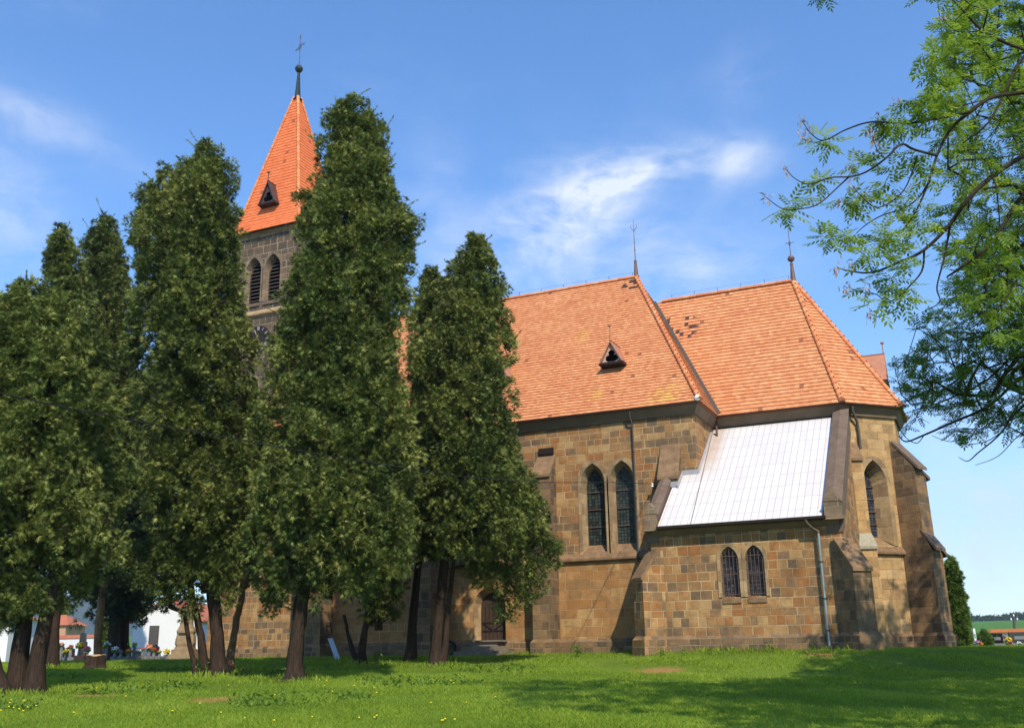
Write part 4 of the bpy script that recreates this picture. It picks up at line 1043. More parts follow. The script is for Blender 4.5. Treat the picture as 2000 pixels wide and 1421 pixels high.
# ------------------------------------------------------------------ conifers in front of the church
def blobs(root, s, lst, mat_='thuja', size=.15, tint0=.5):
    "extra low hanging boughs, joined to the crown as a second foliage part"
    Ps, Ds, Ns, Ss, Ts = [], [], [], [], []
    for px, py, r, ds in lst:
        c = np.array(at(px, py, s+ds)); r = r*1.1
        for _ in range(max(5, int(26*r*r/.25))):
            d = unit(rand_dirs(1)+np.array([[0, 0, .2]]))[0]; cc_ = c+d*r*(.35+.6*RNG.random()); n = 50; pd = unit((d+np.array([0, 0, .4]))[None])[0]
            t_ = RNG.random(n); e = rand_dirs(n); e = e-pd*(e@pd)[:, None]; cs = .27*(.6+.7*RNG.random())
            Ps.append(cc_+pd*(cs*(t_*2-.7))[:, None]+e*(cs*np.sqrt(1-t_*.95)*(.65+.4*RNG.random(n)))[:, None]); Ds.append(e*.75+pd*.5+rand_dirs(n)*.35-np.array([0, 0, .15])); Ns.append(e+np.array([0, 0, .45])+rand_dirs(n)*.4)
            Ss.append(size*(.6+.8*RNG.random(n))); Ts.append(np.clip(tint0-.1+(RNG.random()-.5)*.5+(RNG.random(n)-.5)*.35, 0, .93))
    leaf_object('bough', np.concatenate(Ps), np.concatenate(Ds), np.concatenate(Ns), np.concatenate(Ss), SPRAY, np.concatenate(Ts), M[mat_], root)
GRP = 'tall conifers in front of the church'
tA = silhouette_tree('conifer_tree', 'broad bushy conifer with several dark leaning trunks, filling the left edge of the photo', [(572, 35, 72), (595, 0, 125), (640, -45, 175), (710, -80, 212), (800, -90, 228), (900, -100, 232), (1000, -100, 210), (1070, -90, 180), (1130, -80, 115), (1175, -70, 50)], 29,
    [[(62, 1345, 0, .26), (84, 1230, 0, .22), (104, 1140, 0, .19), (122, 1050, 0, .15)], [(30, 1345, .2, .30), (45, 1230, .2, .24), (60, 1120, .2, .2), (70, 1000, .2, .14)], [(4, 1345, -.3, .24), (-20, 1260, -.3, .2), (-45, 1150, -.3, .16)]], group=GRP, clump=.42)
tB2 = silhouette_tree('conifer_tree', 'slim ragged conifer top rising just behind the leftmost bushy conifer', [(443, 106, 126), (480, 88, 150), (520, 72, 168), (560, 84, 178), (620, 85, 190), (700, 65, 205), (850, 55, 215), (1000, 60, 205), (1090, 80, 180)], 41,
    [[(100, 1290, 0, .2), (115, 1150, 0, .17), (125, 1000, 0, .13)]], group=GRP, top_loose=.3, tint0=.45)
tB1 = silhouette_tree('conifer_tree', 'conifer with a rounded brownish top and one thin light trunk behind the cut stump', [(428, 193, 212), (450, 175, 232), (490, 160, 246), (560, 150, 262), (650, 135, 270), (760, 135, 272), (860, 145, 262), (930, 165, 245), (980, 185, 230)], 46,
    [[(190, 1285, 0, .17), (193, 1220, 0, .19), (200, 1160, 0, .17), (209, 1100, 0, .15), (214, 1000, 0, .1)]], group=GRP, top_loose=.25, tint0=.42, bark='bark_light', size=.17, clump=.46)
tC = silhouette_tree('conifer_tree', 'tall conifer left of the church tower with a forked dark trunk', [(284, 398, 412), (305, 380, 428), (345, 340, 450), (385, 300, 460), (415, 278, 463), (470, 262, 464), (560, 260, 466), (650, 260, 476), (750, 262, 490), (850, 270, 500), (950, 285, 500), (1040, 300, 490), (1100, 315, 478), (1140, 345, 460)], 35,
    [[(428, 1314, 0, .29), (424, 1240, 0, .24), (417, 1160, 0, .23), (408, 1060, 0, .2), (402, 900, 0, .15)], [(404, 1316, .1, .17), (392, 1240, .1, .14), (376, 1170, .1, .12), (366, 1100, .1, .1)], [(384, 1212, .1, .08), (360, 1196, .1, .08), (335, 1186, .1, .07), (312, 1168, .1, .05)]], group=GRP)
blobs(tA, 29, [(20, 1190, .5, 0), (150, 1120, .5, .5), (175, 1060, .5, .5), (130, 1165, .35, .6), (60, 1170, .45, -.5), (-10, 1200, .5, 0), (5, 1150, .6, -.5)], tint0=.55)
blobs(tB1, 46, [(180, 1150, .5, -2), (235, 1120, .5, -2), (150, 1120, .5, -2), (270, 1060, .6, -2)], mat_='thuja_far', tint0=.2)  # low boughs coloured dark to imitate the shaded hollow between crowns
blobs(tC, 35, [(300, 390, .5, 0), (285, 420, .45, 0), (330, 350, .4, 0), (440, 335, .35, 0), (446, 365, .35, 0), (275, 450, .4, 0), (320, 1080, .7, .5), (300, 1120, .5, 0), (330, 1150, .4, 0), (270, 1090, .5, .5), (440, 1165, .35, -.3), (355, 1120, .5, -.3),  (380, 1185, .3, 0)])
tC2 = silhouette_tree('conifer_tree', 'low young conifer with a bent light trunk, right beside the forked trunk', [(760, 474, 498), (820, 458, 525), (900, 445, 540), (1000, 435, 545), (1080, 440, 535), (1130, 455, 505)], 37.5,
    [[(446, 1292, 0, .17), (455, 1250, 0, .14), (463, 1205, 0, .13), (473, 1160, 0, .12), (477, 1110, 0, .12), (484, 1020, 0, .1), (486, 900, 0, .06)]], group=GRP, bark='bark_light', density=.7)
tD = silhouette_tree('conifer_tree', 'tallest conifer, standing right of the tower with a thick straight trunk', [(196, 680, 692), (212, 655, 708), (245, 634, 742), (290, 626, 772), (340, 612, 780), (385, 600, 792), (440, 592, 800), (500, 582, 802), (560, 570, 795), (620, 552, 792), (700, 530, 788), (800, 528, 795), (900, 505, 800), (1000, 495, 805), (1070, 505, 798), (1120, 540, 770), (1150, 580, 700)], 32.5,
    [[(573, 1322, 0, .30), (580, 1250, 0, .25), (588, 1180, 0, .24), (597, 1110, 0, .22), (620, 900, 0, .17)]], group=GRP, top_loose=.4)
blobs(tD, 32.5, [(545, 1150, .40, 0), (530, 1180, .30, 0), (515, 1120, .4, .2), (555, 1110, .4, .2), (640, 1130, .35, 0), (790, 450, .4, 0), (805, 430, .28, 0), (800, 520, .25, 0), (790, 590, .3, 0), (605, 440, .3, 0), (590, 395, .3, 0), (655, 235, .22, 0), (740, 255, .22, 0)])
tD2 = silhouette_tree('conifer_tree', 'conifer in the shade between the two tallest trunks, boughs hanging nearly to the ground', [(640, 720, 750), (700, 700, 775), (800, 690, 800), (900, 680, 812), (1000, 672, 812), (1090, 672, 800), (1160, 685, 788), (1215, 715, 765)], 40.5,
    [[(704, 1292, 0, .19), (711, 1240, 0, .14), (720, 1190, 0, .13), (728, 1100, 0, .1)], [(700, 1290, .2, .12), (680, 1240, .2, .08), (672, 1200, .2, .06)]], group=GRP, density=.9)
tE = silhouette_tree('conifer_tree', 'conical conifer in front of the nave windows, rightmost of the row', [(457, 925, 940), (475, 905, 955), (500, 892, 962), (540, 866, 980), (600, 840, 992), (680, 815, 998), (760, 802, 996), (830, 808, 1000), (880, 802, 1018), (940, 800, 1045), (990, 808, 1066), (1040, 825, 1082), (1085, 850, 1085)], 38,
    [[(850, 1300, 0, .27), (855, 1230, 0, .21), (860, 1170, 0, .2), (868, 1100, 0, .18), (880, 950, 0, .14)], [(862, 1150, 0, .10), (885, 1110, 0, .08), (930, 1095, 0, .05)], [(864, 1120, 0, .10), (890, 1060, 0, .07)]], group=GRP)
blobs(tE, 38, [(960, 1120, .5, 0), (1000, 1130, .5, 0), (1045, 1110, .45, 0), (1065, 1070, .4, 0), (1000, 1165, .35, 0), (985, 1190, .22, 0), (935, 1110, .4, 0), (1040, 1150, .35, 0), (1005, 1200, .12, 0), (790, 1020, .4, 0), (800, 1070, .35, 0), (985, 560, .22, 0), (992, 620, .2, 0)])
tE2 = silhouette_tree('conifer_tree', 'shorter conifer peeping out behind the conical one, in front of the nave roof', [(526, 828, 850), (550, 815, 872), (600, 798, 895), (700, 788, 905), (850, 785, 900), (1000, 790, 895), (1080, 805, 880)], 41.5,
    [[(800, 1290, 0, .2), (812, 1150, 0, .17), (830, 1000, 0, .12)]], group=GRP)
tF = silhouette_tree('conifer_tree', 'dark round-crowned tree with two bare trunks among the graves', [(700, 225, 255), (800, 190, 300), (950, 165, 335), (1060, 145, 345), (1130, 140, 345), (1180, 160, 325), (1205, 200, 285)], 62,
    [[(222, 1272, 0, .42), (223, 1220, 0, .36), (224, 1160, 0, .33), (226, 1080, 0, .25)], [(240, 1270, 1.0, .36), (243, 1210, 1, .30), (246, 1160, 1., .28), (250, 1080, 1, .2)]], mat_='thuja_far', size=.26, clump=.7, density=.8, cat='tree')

# ------------------------------------------------------------------ ash trees at the right
def leaflet_template():
    v, f = [], []
    def lf(x, y, ang, L, wd):
        z0 = -.22*x*x; c, s_ = math.cos(ang), math.sin(ang); k = len(v)
        mid = (x+c*L*.45, y+s_*L*.45); z1 = z0-.05*L; z2 = z0-.28*L
        v.extend([(x, y, z0), (mid[0]-s_*wd, mid[1]+c*wd, z1-.02), (x+c*L, y+s_*L, z2), (mid[0]+s_*wd, mid[1]-c*wd, z1-.02)])
        f.extend([(k, k+1, k+2), (k, k+2, k+3)])
    for x in (.24, .42, .60, .78):
        for sd in (-1, 1): lf(x, 0, sd*.95, .32, .062)
    lf(.86, 0, 0, .34, .068)
    for a, b in ((0, .5), (.5, .9)):
        k = len(v); v.extend([(a, -.008, -.22*a*a), (a, .008, -.22*a*a), (b, 0, -.22*b*b)]); f.append((k, k+1, k+2))
    return v, f
LEAF = leaflet_template()
def clusters(name, C, axis, per, size, mat_, root, tint0=.5):
    C = np.array(C, float); axis = np.array(axis, float)
    # out-of-view twig ends get extra leaf sprays, added to thicken the cast shade
    unseen = np.array([proj(c)[0] > 2060 or proj(c)[1] < -60 for c in C]); k_ = 5
    Cd = np.repeat(C[unseen], k_, 0)+RNG.normal(size=(int(unseen.sum())*k_, 3))*.42; C = np.concatenate([C, Cd]); axis = np.concatenate([axis, rand_dirs(len(Cd))]); K = len(C); idx = np.repeat(np.arange(K), per); n = len(idx)
    d = unit(rand_dirs(n)*np.array([1, 1, .55])+axis[idx]*.55+np.array([0, 0, .10]))
    P = C[idx]+rand_dirs(n)*.03*size/.25
    N = unit(np.array([0, 0, 1.])+rand_dirs(n)*.35)
    S = size*(.65+.6*RNG.random(n)); ct = RNG.random(K)
    tint = np.clip(tint0+(ct[idx]-.5)*.5+(RNG.random(n)-.5)*.5, 0, 1)
    leaf_object(name, P, d, N, S, LEAF, tint, M[mat_], root)
def grow(trunk, ends, step=.45, sag=.10, r0=.006, power=.5, seed=1):
    "connect every end point to the nearest older node; returns (nodes, parents, radii)"
    rg = random.Random(seed); nodes = [Vector(p) for p in trunk]; par = [-1]+list(range(len(trunk)-1)); E_ = []
    ends = sorted([Vector(e) for e in ends], key=lambda e: (e-nodes[-1]).length)
    for e in ends:
        arr = np.array(nodes); dist = np.linalg.norm(arr-np.array(e), axis=1)
        back = np.linalg.norm(arr-np.array(nodes[len(trunk)-1]), axis=1)
        j = int(np.argmin(dist+back*.12)); a = nodes[j]; L = dist[j]; k = max(1, int(L/step)); prev = j
        side = Vector((rg.gauss(0, 1), rg.gauss(0, 1), 0))*L*.09
        for i in range(1, k+1):
            f = i/k; w_ = math.sin(math.pi*f)
            p = a.lerp(e, f)+side*w_-Z*(sag*L*w_)+Vector((rg.gauss(0, 1), rg.gauss(0, 1), rg.gauss(0, 1)))*(.035*step if i < k else 0)
            nodes.append(p); par.append(prev); prev = len(nodes)-1
        E_.append(prev)
    cnt = [0.]*len(nodes)
    for e in E_:
        while e >= 0: cnt[e] += 1; e = par[e]
    return nodes, par, [r0*max(c, 1)**power for c in cnt], E_
def branch_mesh(name, nodes, par, rad, mat_, root, keep=None, extra=()):
    ch = {}
    for i, p in enumerate(par): ch.setdefault(p, []).append(i)
    m = MB(); stack = [(0, [0])]; done = set()
    starts = [i for i, p in enumerate(par) if p == -1]
    def chain(i0, pre):
        pts = pre+[i0]; i = i0
        while ch.get(i):
            nx = max(ch[i], key=lambda k: rad[k])
            for o_ in ch[i]:
                if o_ != nx: todo.append((o_, [i]))
            pts.append(nx); i = nx
        return pts
    todo = [(s_, []) for s_ in starts]
    while todo:
        i0, pre = todo.pop(); pts = chain(i0, pre)
        if len(pts) < 2: continue
        rr = [rad[k] for k in pts]
        if pre: rr[0] = min(rr[0], rr[1]*1.15)
        big = max(rr); m.tube([nodes[k] for k in pts], rr, 9 if big > .06 else 5, cap=False)
    for pts, r_a, r_b in extra:
        n = len(pts); m.tube(pts, [r_a+(r_b-r_a)*i/(n-1) for i in range(n)], 6)
    return m.build(name, M[mat_], root)
def smooth_path(pts, k=5):
    out = []; P = [pts[0]]+list(pts)+[pts[-1]]
    for i in range(1, len(P)-2):
        a, b, c, d = P[i-1], P[i], P[i+1], P[i+2]
        for j in range(k):
            t = j/k; out.append(.5*((2*b)+(c-a)*t+(2*a-5*b+4*c-d)*t*t+(3*b-a-3*c+d)*t**3))
    return out+[pts[-1]]
# near ash
base1 = at(2560, 1400, 13.5); g1 = gz(base1.x, base1.y)
ash1 = empty('ash_tree', (base1.x, base1.y, g1), 'near ash tree reaching in from the upper right with bright young leaves on drooping twigs', 'tree')
trunk1 = [V(base1.x, base1.y, g1-.2), V(base1.x, base1.y, g1+1.5), V(base1.x-.1, base1.y+.1, g1+3.2), at(2520, 620, 13.3), at(2460, 350, 13)]
tw1 = [  # drawn twigs: pixel path, distance, radii
 ([(2120, 170), (2000, 181), (1938, 190), (1894, 219), (1856, 253), (1830, 304), (1814, 355), (1790, 410), (1760, 455)], 10.0, .038, .007),
 ([(1894, 219), (1830, 232), (1767, 241), (1703, 238), (1653, 253), (1610, 274), (1585, 262), (1567, 236)], 9.8, .016, .004),
 ([(1610, 274), (1590, 278), (1566, 271)], 9.8, .006, .003),
 ([(1830, 304), (1785, 292), (1760, 272+10), (1729, 310), (1691, 336), (1659, 345), (1621, 347), (1580, 360), (1552, 348), (1535, 330)], 9.6, .016, .004),
 ([(1659, 345), (1640, 362), (1602, 396), (1570, 407), (1530, 408), (1497, 386)], 9.5, .010, .004),
 ([(2100, 260), (2000, 304), (1932, 349), (1887, 393), (1856, 437), (1805, 488), (1754, 513), (1703, 532), (1659, 529), (1634, 522)], 10.4, .045, .005),
 ([(1805, 488), (1800, 530), (1767, 570), (1748, 605), (1715, 618), (1700, 612)], 10.3, .014, .004),
 ([(1814, 355), (1795, 385), (1767, 406), (1722, 421), (1690, 440), (1672, 456)], 10.0, .012, .004),
 ([(1792, 304), (1765, 372), (1716, 405), (1684, 385), (1665, 362)], 9.7, .010, .004),
 ([(1767, 570), (1735, 590), (1712, 575), (1690, 572), (1650, 560)], 10.2, .009, .003),
 ([(1856, 437), (1845, 500), (1830, 560), (1835, 590), (1800, 610)], 10.5, .016, .004),
 ([(2080, 120), (1980, 90), (1920, 60), (1880, 20), (1850, -10)], 10.2, .03, .01),
 ([(1920, 60), (1870, 62), (1845, 40), (1843, 30)], 10.0, .008, .003),
 ([(2090, 330), (2000, 380), (1940, 470), (1880, 520), (1850, 540)], 10.8, .05, .01),
 ([(2080, 60), (2000, 110), (1960, 185), (1930, 240), (1880, 280)], 10.4, .03, .008),
 ([(1703, 532), (1690, 500), (1660, 480), (1640, 470)], 10.2, .007, .003),
 ([(1729, 310), (1712, 290), (1706, 268)], 9.6, .006, .003)]
leafs1 = [(1545, 402), (1532, 412), (1560, 396), (1596, 350), (1612, 350), (1622, 275), (1600, 270), (1683, 318), (1668, 322), (1700, 312), (1640, 466), (1625, 470), (1655, 462), (1612, 462), (1720, 452), (1735, 455), (1700, 480), (1690, 498), (1742, 500), (1765, 490),
          (1700, 560), (1720, 570), (1710, 590), (1735, 575), (1762, 585), (1775, 560), (1780, 520), (1745, 540), (1760, 515), (1705, 545), (1660, 405), (1672, 395), (1705, 388), (1640, 395), (1735, 240), (1760, 236), (1780, 225), (1725, 238), (1720, 232), (1800, 215), (1815, 205), (1785, 195), (1805, 180),
          (1800, 245), (1825, 225), (1770, 255), (1780, 320), (1750, 330), (1800, 345), (1745, 360), (1770, 385), (1740, 400), (1800, 430), (1780, 440), (1820, 400), (1800, 300), (1725, 475), (1760, 470), (1790, 470), (1845, 50), (1860, 90), (1840, 110), (1820, 130), (1850, 150), (1880, 40), (1900, 80), (1870, 180), (1815, 100), (1840, 170)]
def lim1(px, py):
    if px > 2000 or py < -5: return True
    b = np.interp(py, [0, 60, 120, 200, 300, 420, 520, 600, 640], [1875, 1840, 1820, 1830, 1835, 1845, 1865, 1890, 1930]); return px > b
ends1 = []
rg = random.Random(5); cen = at(2250, 60, 14.0)
while len(ends1) < 470:
    d = Vector((rg.gauss(0, 1), rg.gauss(0, 1), rg.gauss(0, 1))).normalized(); e = cen+Vector((d.x*4.8, d.y*4.8, d.z*4.2))*(rg.random()**.45)
    if (e-CAM).dot(fw) < 5.5: continue
    x, y = proj(e)
    if lim1(x, y) and y < 680 and ((e-CAM).dot(FH) > 10): ends1.append(e)
# denser near the visible edge of the crown
k = 0
while k < 260:
    x, y = rg.uniform(1800, 2060), rg.uniform(-30, 660)
    if lim1(x, y): ends1.append(at(x, y, rg.uniform(10.2, 13.5))); k += 1
k = 0
while k < 420:  # canopy out of view, added to shade the lawn
    if k % 2:
        q, s_ = rg.uniform(3, 11), rg.uniform(11, 16); h = rg.uniform(max(10, .76*s_+.9), 14.6)
    else: q, s_, h = rg.uniform(9, 16), rg.uniform(15, 23.5), rg.uniform(8, 13)
    e = CAM+FH*s_+rt*q+Z*(h-CAM.z); x, y = proj(e)
    if y < -120 or x > 2040: ends1.append(e); k += 1
nodes, par, rad, E1 = grow(trunk1, ends1, .45, .07, .0046, .48, 3)
def rooted(path, first_px):
    "lead a drawn limb back to the nearest grown branch outside the frame"
    if first_px < 2050: return path
    a = path[0]; c = [n_ for n_, r_ in zip(nodes, rad) if r_ > .022 and proj(n_)[0] > 2080]
    n_ = min(c, key=lambda q: (q-a).length); return [n_, n_.lerp(a, .5)+Z*.15]+path
for i_ in range(5): rad[i_] = max(rad[i_], .30-.03*i_)
ex = [(smooth_path(rooted([at(x, y, s_+.12*math.sin(i*1.7)) for i, (x, y) in enumerate(p)], p[0][0])), a*.9, b) for p, s_, a, b in tw1]
branch_mesh('trunk', nodes, par, rad, 'bark_ash', ash1, extra=ex)
tips = [nodes[e] for e in E1]; axs = [(nodes[e]-nodes[par[e]]).normalized() for e in E1]
for x, y in leafs1:
    tips.append(at(x+rg.uniform(-5, 5), y+rg.uniform(-4, 4), 9.9+rg.uniform(-.3, .4))); axs.append(Vector((rg.gauss(0, .5), rg.gauss(0, .5), -.1)))
clusters('crown', tips, axs, 9, .225, 'ash', ash1, .45)
# withered flower tufts on the bare twig ends
M['tuft'] = plain('withered_tuft', (.36, .27, .22), .9, 0, .3, 9)
for x, y in ((1567, 236), (1566, 262), (1580, 262), (1706, 268), (1712, 285), (1700, 252), (1535, 330), (1497, 386), (1640, 395), (1655, 330), (1843, 30), (1700, 612), (1634, 522), (1650, 560), (1690, 572), (1720, 232), (1660, 520), (1750, 200), (1665, 362), (1690, 380)):
    n_ = 16; Pt = np.array([tuple(at(x+rg.gauss(0, 5), y+rg.gauss(0, 8), 9.8)) for _ in range(n_)]); Dt = np.array([(rg.gauss(0, .5), rg.gauss(0, .5), -1+rg.gauss(0, .6)) for _ in range(n_)])
    leaf_object('seed_tuft', Pt, Dt, rand_dirs(n_), .055*(.6+RNG.random(n_)), ([(0, -.05, 0), (0, .05, 0), (1, .08, 0), (.5, .22, .1), (.45, -.2, 0)], [(0, 1, 2), (0, 3, 1), (1, 2, 4)]), RNG.random(n_), M['tuft'], ash1)
# farther ash
base2 = ground_at(2420, 26); ash2 = empty('ash_tree', tuple(base2), 'farther ash tree with small dark leaves, entering at right below the near one', 'tree')
trunk2 = [base2-Z*.2, base2+Z*2, base2+V(-.2, 0, 4), base2+V(-.4, .1, 6.2)]
def lim2(px, py):
    if px > 2000: return True
    if py > 850: return False
    b = np.interp(py, [300, 420, 520, 580, 640, 700, 760, 800, 850], [2000, 1950, 1880, 1850, 1800, 1765, 1755, 1790, 1880]); return px > b
ends2 = []; cen2 = at(2200, 560, 26)
while len(ends2) < 700:
    d = Vector((rg.gauss(0, 1), rg.gauss(0, 1), rg.gauss(0, 1))).normalized(); e = cen2+Vector((d.x*6.6, d.y*6.6, d.z*4.6))*(rg.random()**.42)
    x, y = proj(e)
    if lim2(x, y) and y < 900 and (e-CAM).dot(FH) > 16: ends2.append(e)
k = 0
while k < 380:  # unseen outer crown, added to widen the shadow on the grass
    e = CAM+FH*rg.uniform(23, 35)+rt*rg.uniform(14, 25)+Z*rg.uniform(6, 14.5); x, y = proj(e)
    if x > 2030: ends2.append(e); k += 1
k = 0
while k < 330:
    x, y = rg.uniform(1740, 2030), rg.uniform(420, 850)
    if lim2(x, y): ends2.append(at(x, y, rg.uniform(20.5, 25))); k += 1
for x, y in ((1755, 745), (1748, 720), (1760, 770), (1775, 700), (1790, 640), (1770, 830), (1790, 815), (1780, 790)): ends2.append(at(x, y, 22))
nodes, par, rad, E2 = grow(trunk2, ends2, .7, .10, .0065, .5, 9)
tw2 = [([(2100, 700), (2000, 735), (1932, 792), (1862, 824), (1805, 849), (1770, 862), (1755, 850)], 22, .05, .012), ([(2100, 740), (2000, 780), (1957, 843), (1910, 884), (1890, 900), (1872, 892)], 21.5, .035, .006), ([(1957, 843), (1925, 862), (1880, 868), (1862, 860)], 21.5, .012, .005),
       ([(2080, 620), (2000, 672), (1930, 740), (1850, 780), (1790, 800)], 23, .045, .01), ([(1932, 792), (1900, 840), (1860, 862), (1820, 850)], 22, .012, .006), ([(2060, 800), (1990, 850), (1950, 890), (1905, 908)], 21, .02, .005), ([(1805, 849), (1790, 865), (1765, 850), (1752, 820)], 22, .012, .006), ([(2000, 850), (1960, 830), (1915, 838), (1880, 835)], 21, .015, .005)]
for i_ in range(4): rad[i_] = max(rad[i_], .34-.03*i_)
ex = [(smooth_path(rooted([at(x, y, s_) for x, y in p], p[0][0])), a, b) for p, s_, a, b in tw2]
branch_mesh('trunk', nodes, par, rad, 'bark_ash', ash2, extra=ex)
clusters('crown', [nodes[e] for e in E2], [(nodes[e]-nodes[par[e]]).normalized() for e in E2], 9, .30, 'ash_dark', ash2, .45)

# ------------------------------------------------------------------ clipped column conifer and bush at the right
P = ground_at(1872, 52); 
tG = silhouette_tree('column_conifer', 'narrow clipped dark green conifer right of the apse', [(1092, 1851, 1864), (1105, 1846, 1873), (1130, 1845, 1880), (1170, 1846, 1888), (1210, 1848, 1895), (1245, 1851, 1899), (1262, 1858, 1892)], 52, [[(1876, 1262, 0, .12), (1874, 1240, 0, .1), (1868, 1180, 0, .08)]], mat_='column', size=.12, clump=.20, cat='shrub', squash=.9, top_loose=.02)
tH = silhouette_tree('round_bush', 'small rounded light green bush by the white cemetery wall at the far right', [(1236, 1916, 1928), (1242, 1910, 1934), (1250, 1908, 1937), (1260, 1910, 1936)], 62, [[(1922, 1262, 0, .05), (1922, 1250, 0, .04), (1921, 1245, 0, .03)]], mat_='bush', size=.13, clump=.22, cat='shrub', bark='bark_light')
tI = silhouette_tree('column_conifer', 'small green column conifer behind the stump, by the cemetery wall', [(1210, 200, 206), (1225, 197, 208), (1245, 197, 208), (1262, 198, 207)], 78, [[(203, 1268, 0, .08), (203, 1240, 0, .06), (203, 1220, 0, .04)]], mat_='column', size=.2, clump=.3, cat='shrub')
tJ = silhouette_tree('broadleaf_tree', 'yellow-green tree behind the small ochre house at the left', [(1172, 108, 116), (1180, 102, 122), (1195, 100, 124), (1212, 103, 122)], 130, [[(112, 1262, 0, .3), (112, 1230, 0, .25), (112, 1200, 0, .2)]], mat_='bush', size=.5, clump=.9, cat='tree')

# ------------------------------------------------------------------ far wood and hills
tag(leaf_object('far_wood', *(lambda n: (lambda q, dpt, h: (np.stack([CAM.x+FH.x*dpt+rt.x*q, CAM.y+FH.y*dpt+rt.y*q, 16.2+RNG.random(n)*(6.0+1.8*np.sin(q*.09)+1.4*np.sin(q*.27+1)+.9*np.sin(q*.8))], 1), rand_dirs(n), rand_dirs(n), 2.2*(.6+.8*RNG.random(n))))(RNG.uniform(250, 620, n), RNG.uniform(850, 890, n), None))(26000), ([(0, -.3, 0), (0, .3, 0), (1, .1, .1)], [(0, 1, 2)]), RNG.random(26000), M['thuja_far']), kind='stuff')
def hills():
    m_v, f = [], []; nx, ny = 90, 12
    for j in range(ny+1):
        for i in range(nx+1):
            q = -2200+3400*i/nx; d = 1500+1700*j/ny; t = j/ny
            h = (190+60*math.sin(q*.0021+.6)+22*math.sin(q*.009+1)+8*math.sin(q*.031))*sst(t*1.05)*sst((1150-q)/1300)+4*math.sin(q*.05+j)
            m_v.append((CAM.x+FH.x*d+rt.x*q, CAM.y+FH.y*d+rt.y*q, 14+h))
    for j in range(ny):
        for i in range(nx): a = j*(nx+1)+i; f.append((a, a+1, a+nx+2, a+nx+1))
    me = bpy.data.meshes.new('hills'); me.from_pydata(m_v, [], f); me.polygons.foreach_set('use_smooth', [True]*len(f)); me.update()
    m, t, p, o = mat('wooded_hillside'); pos = t.new('ShaderNodeNewGeometry').outputs['Position']; n = t.noise(pos, .045, 8, .75)
    t.l.new(t.ramp(n, [(.3, (.012, .035, .012)), (.6, (.035, .075, .02)), (.75, (.07, .11, .03))]), p.inputs['Base Color']); p.inputs['Roughness'].default_value = 1
    t.l.new(t.bump(n, 1., 20), p.inputs['Normal'])
    tag(link('hills', me, m), kind='structure')
hills()

# ------------------------------------------------------------------ grass, flowers, weeds on the lawn
def in_soil(x, y):
    m = np.zeros(len(x), bool)
    for (P, rx, ry) in SOIL:
        dx, dy = x-P[0], y-P[1]; a = (dx*rt.x+dy*rt.y)/rx; b = (dx*FH.x+dy*FH.y)/ry; m |= (a*a+b*b+.5*np.sin(x*9+y*5)*np.sin(y*11-x*4) < .85) & (RNG.random(len(x)) < .72)
    for P in LITTER: m |= ((x-P[0])**2+(y-P[1])**2 < .95**2) & (RNG.random(len(x)) < .7)
    return m
GZ = np.vectorize(gz)
def scatter(n, s0, s1, spread=.56, pw=1.6):
    u = RNG.random(n); s = (s0**(1-pw)+(s1**(1-pw)-s0**(1-pw))*u)**(1/(1-pw)); q = (RNG.random(n)*2-1)*spread*s
    return CAM.x+FH.x*s+rt.x*q, CAM.y+FH.y*s+rt.y*q, s
def inside(x, y):
    return ((x > -1.2) & (x < 5.85) & (y > YA-.0)) | ((x > -29) & (x < 5.7) & (y > .0)) | ((x >= 5.6) & (x < 8.3) & (y > 3+(x-5.6)*.9))
def grass():
    n = 620000; x, y, s = scatter(n, 15.8, 50, pw=1.35)
    k = ~inside(x, y) & ~in_soil(x, y); x, y, s = x[k], y[k], s[k]; n = len(x)
    z = GZ(x, y)
    patch = np.sin(x*1.3+np.sin(y*.9)*2)+np.sin(y*1.7+x*.4)+np.sin(x*3.1+y*2.3)*.6
    wall_ = ((y > YA-.7) & (x > -1.8) & (x < 6.2)) | ((y > -.8) & (x < -1)); tree_ = np.zeros(n, bool)
    for tx, ty in TREE_FEET: tree_ |= (x-tx)**2+(y-ty)**2 < 1.3**2
    h = .055+.022*np.clip(patch, -1, 1.5)+RNG.random(n)*.03; h = np.where((wall_ | tree_) & (RNG.random(n) < .35), h*2.2, h)
    tuft = RNG.random(n) < .02; h = np.where(tuft, h*1.45, h)*.82
    D = np.stack([RNG.normal(size=n)*.35, RNG.normal(size=n)*.35, np.ones(n)], 1); N = rand_dirs(n); N[:, 2] *= .3
    pb = np.sin(x*.37+y*.61)+np.sin(x*.83-y*.29+2)+np.sin(y*1.9+np.sin(x*1.1))*.5; tint = np.clip(.45+.10*patch+.10*pb+RNG.normal(size=n)*.17, 0, .95); tint = np.where(RNG.random(n) < .03+.03*(pb > 1), 1., tint)
    tm = ([(0, -.10, 0), (0, .10, 0), (.6, .06, .10), (1, .0, .32)], [(0, 1, 2), (0, 2, 3)])
    o = leaf_object('grass', np.stack([x, y, z-.005], 1), D, N, h*1.25, tm, tint, M['grass']); tag(o, kind='stuff')
TREE_FEET = [tuple(o.location[:2]) for o in col.objects if o.type == 'EMPTY' and 'tree' in o.name and o.parent is None and (o.location-CAM).length < 45]
grass()
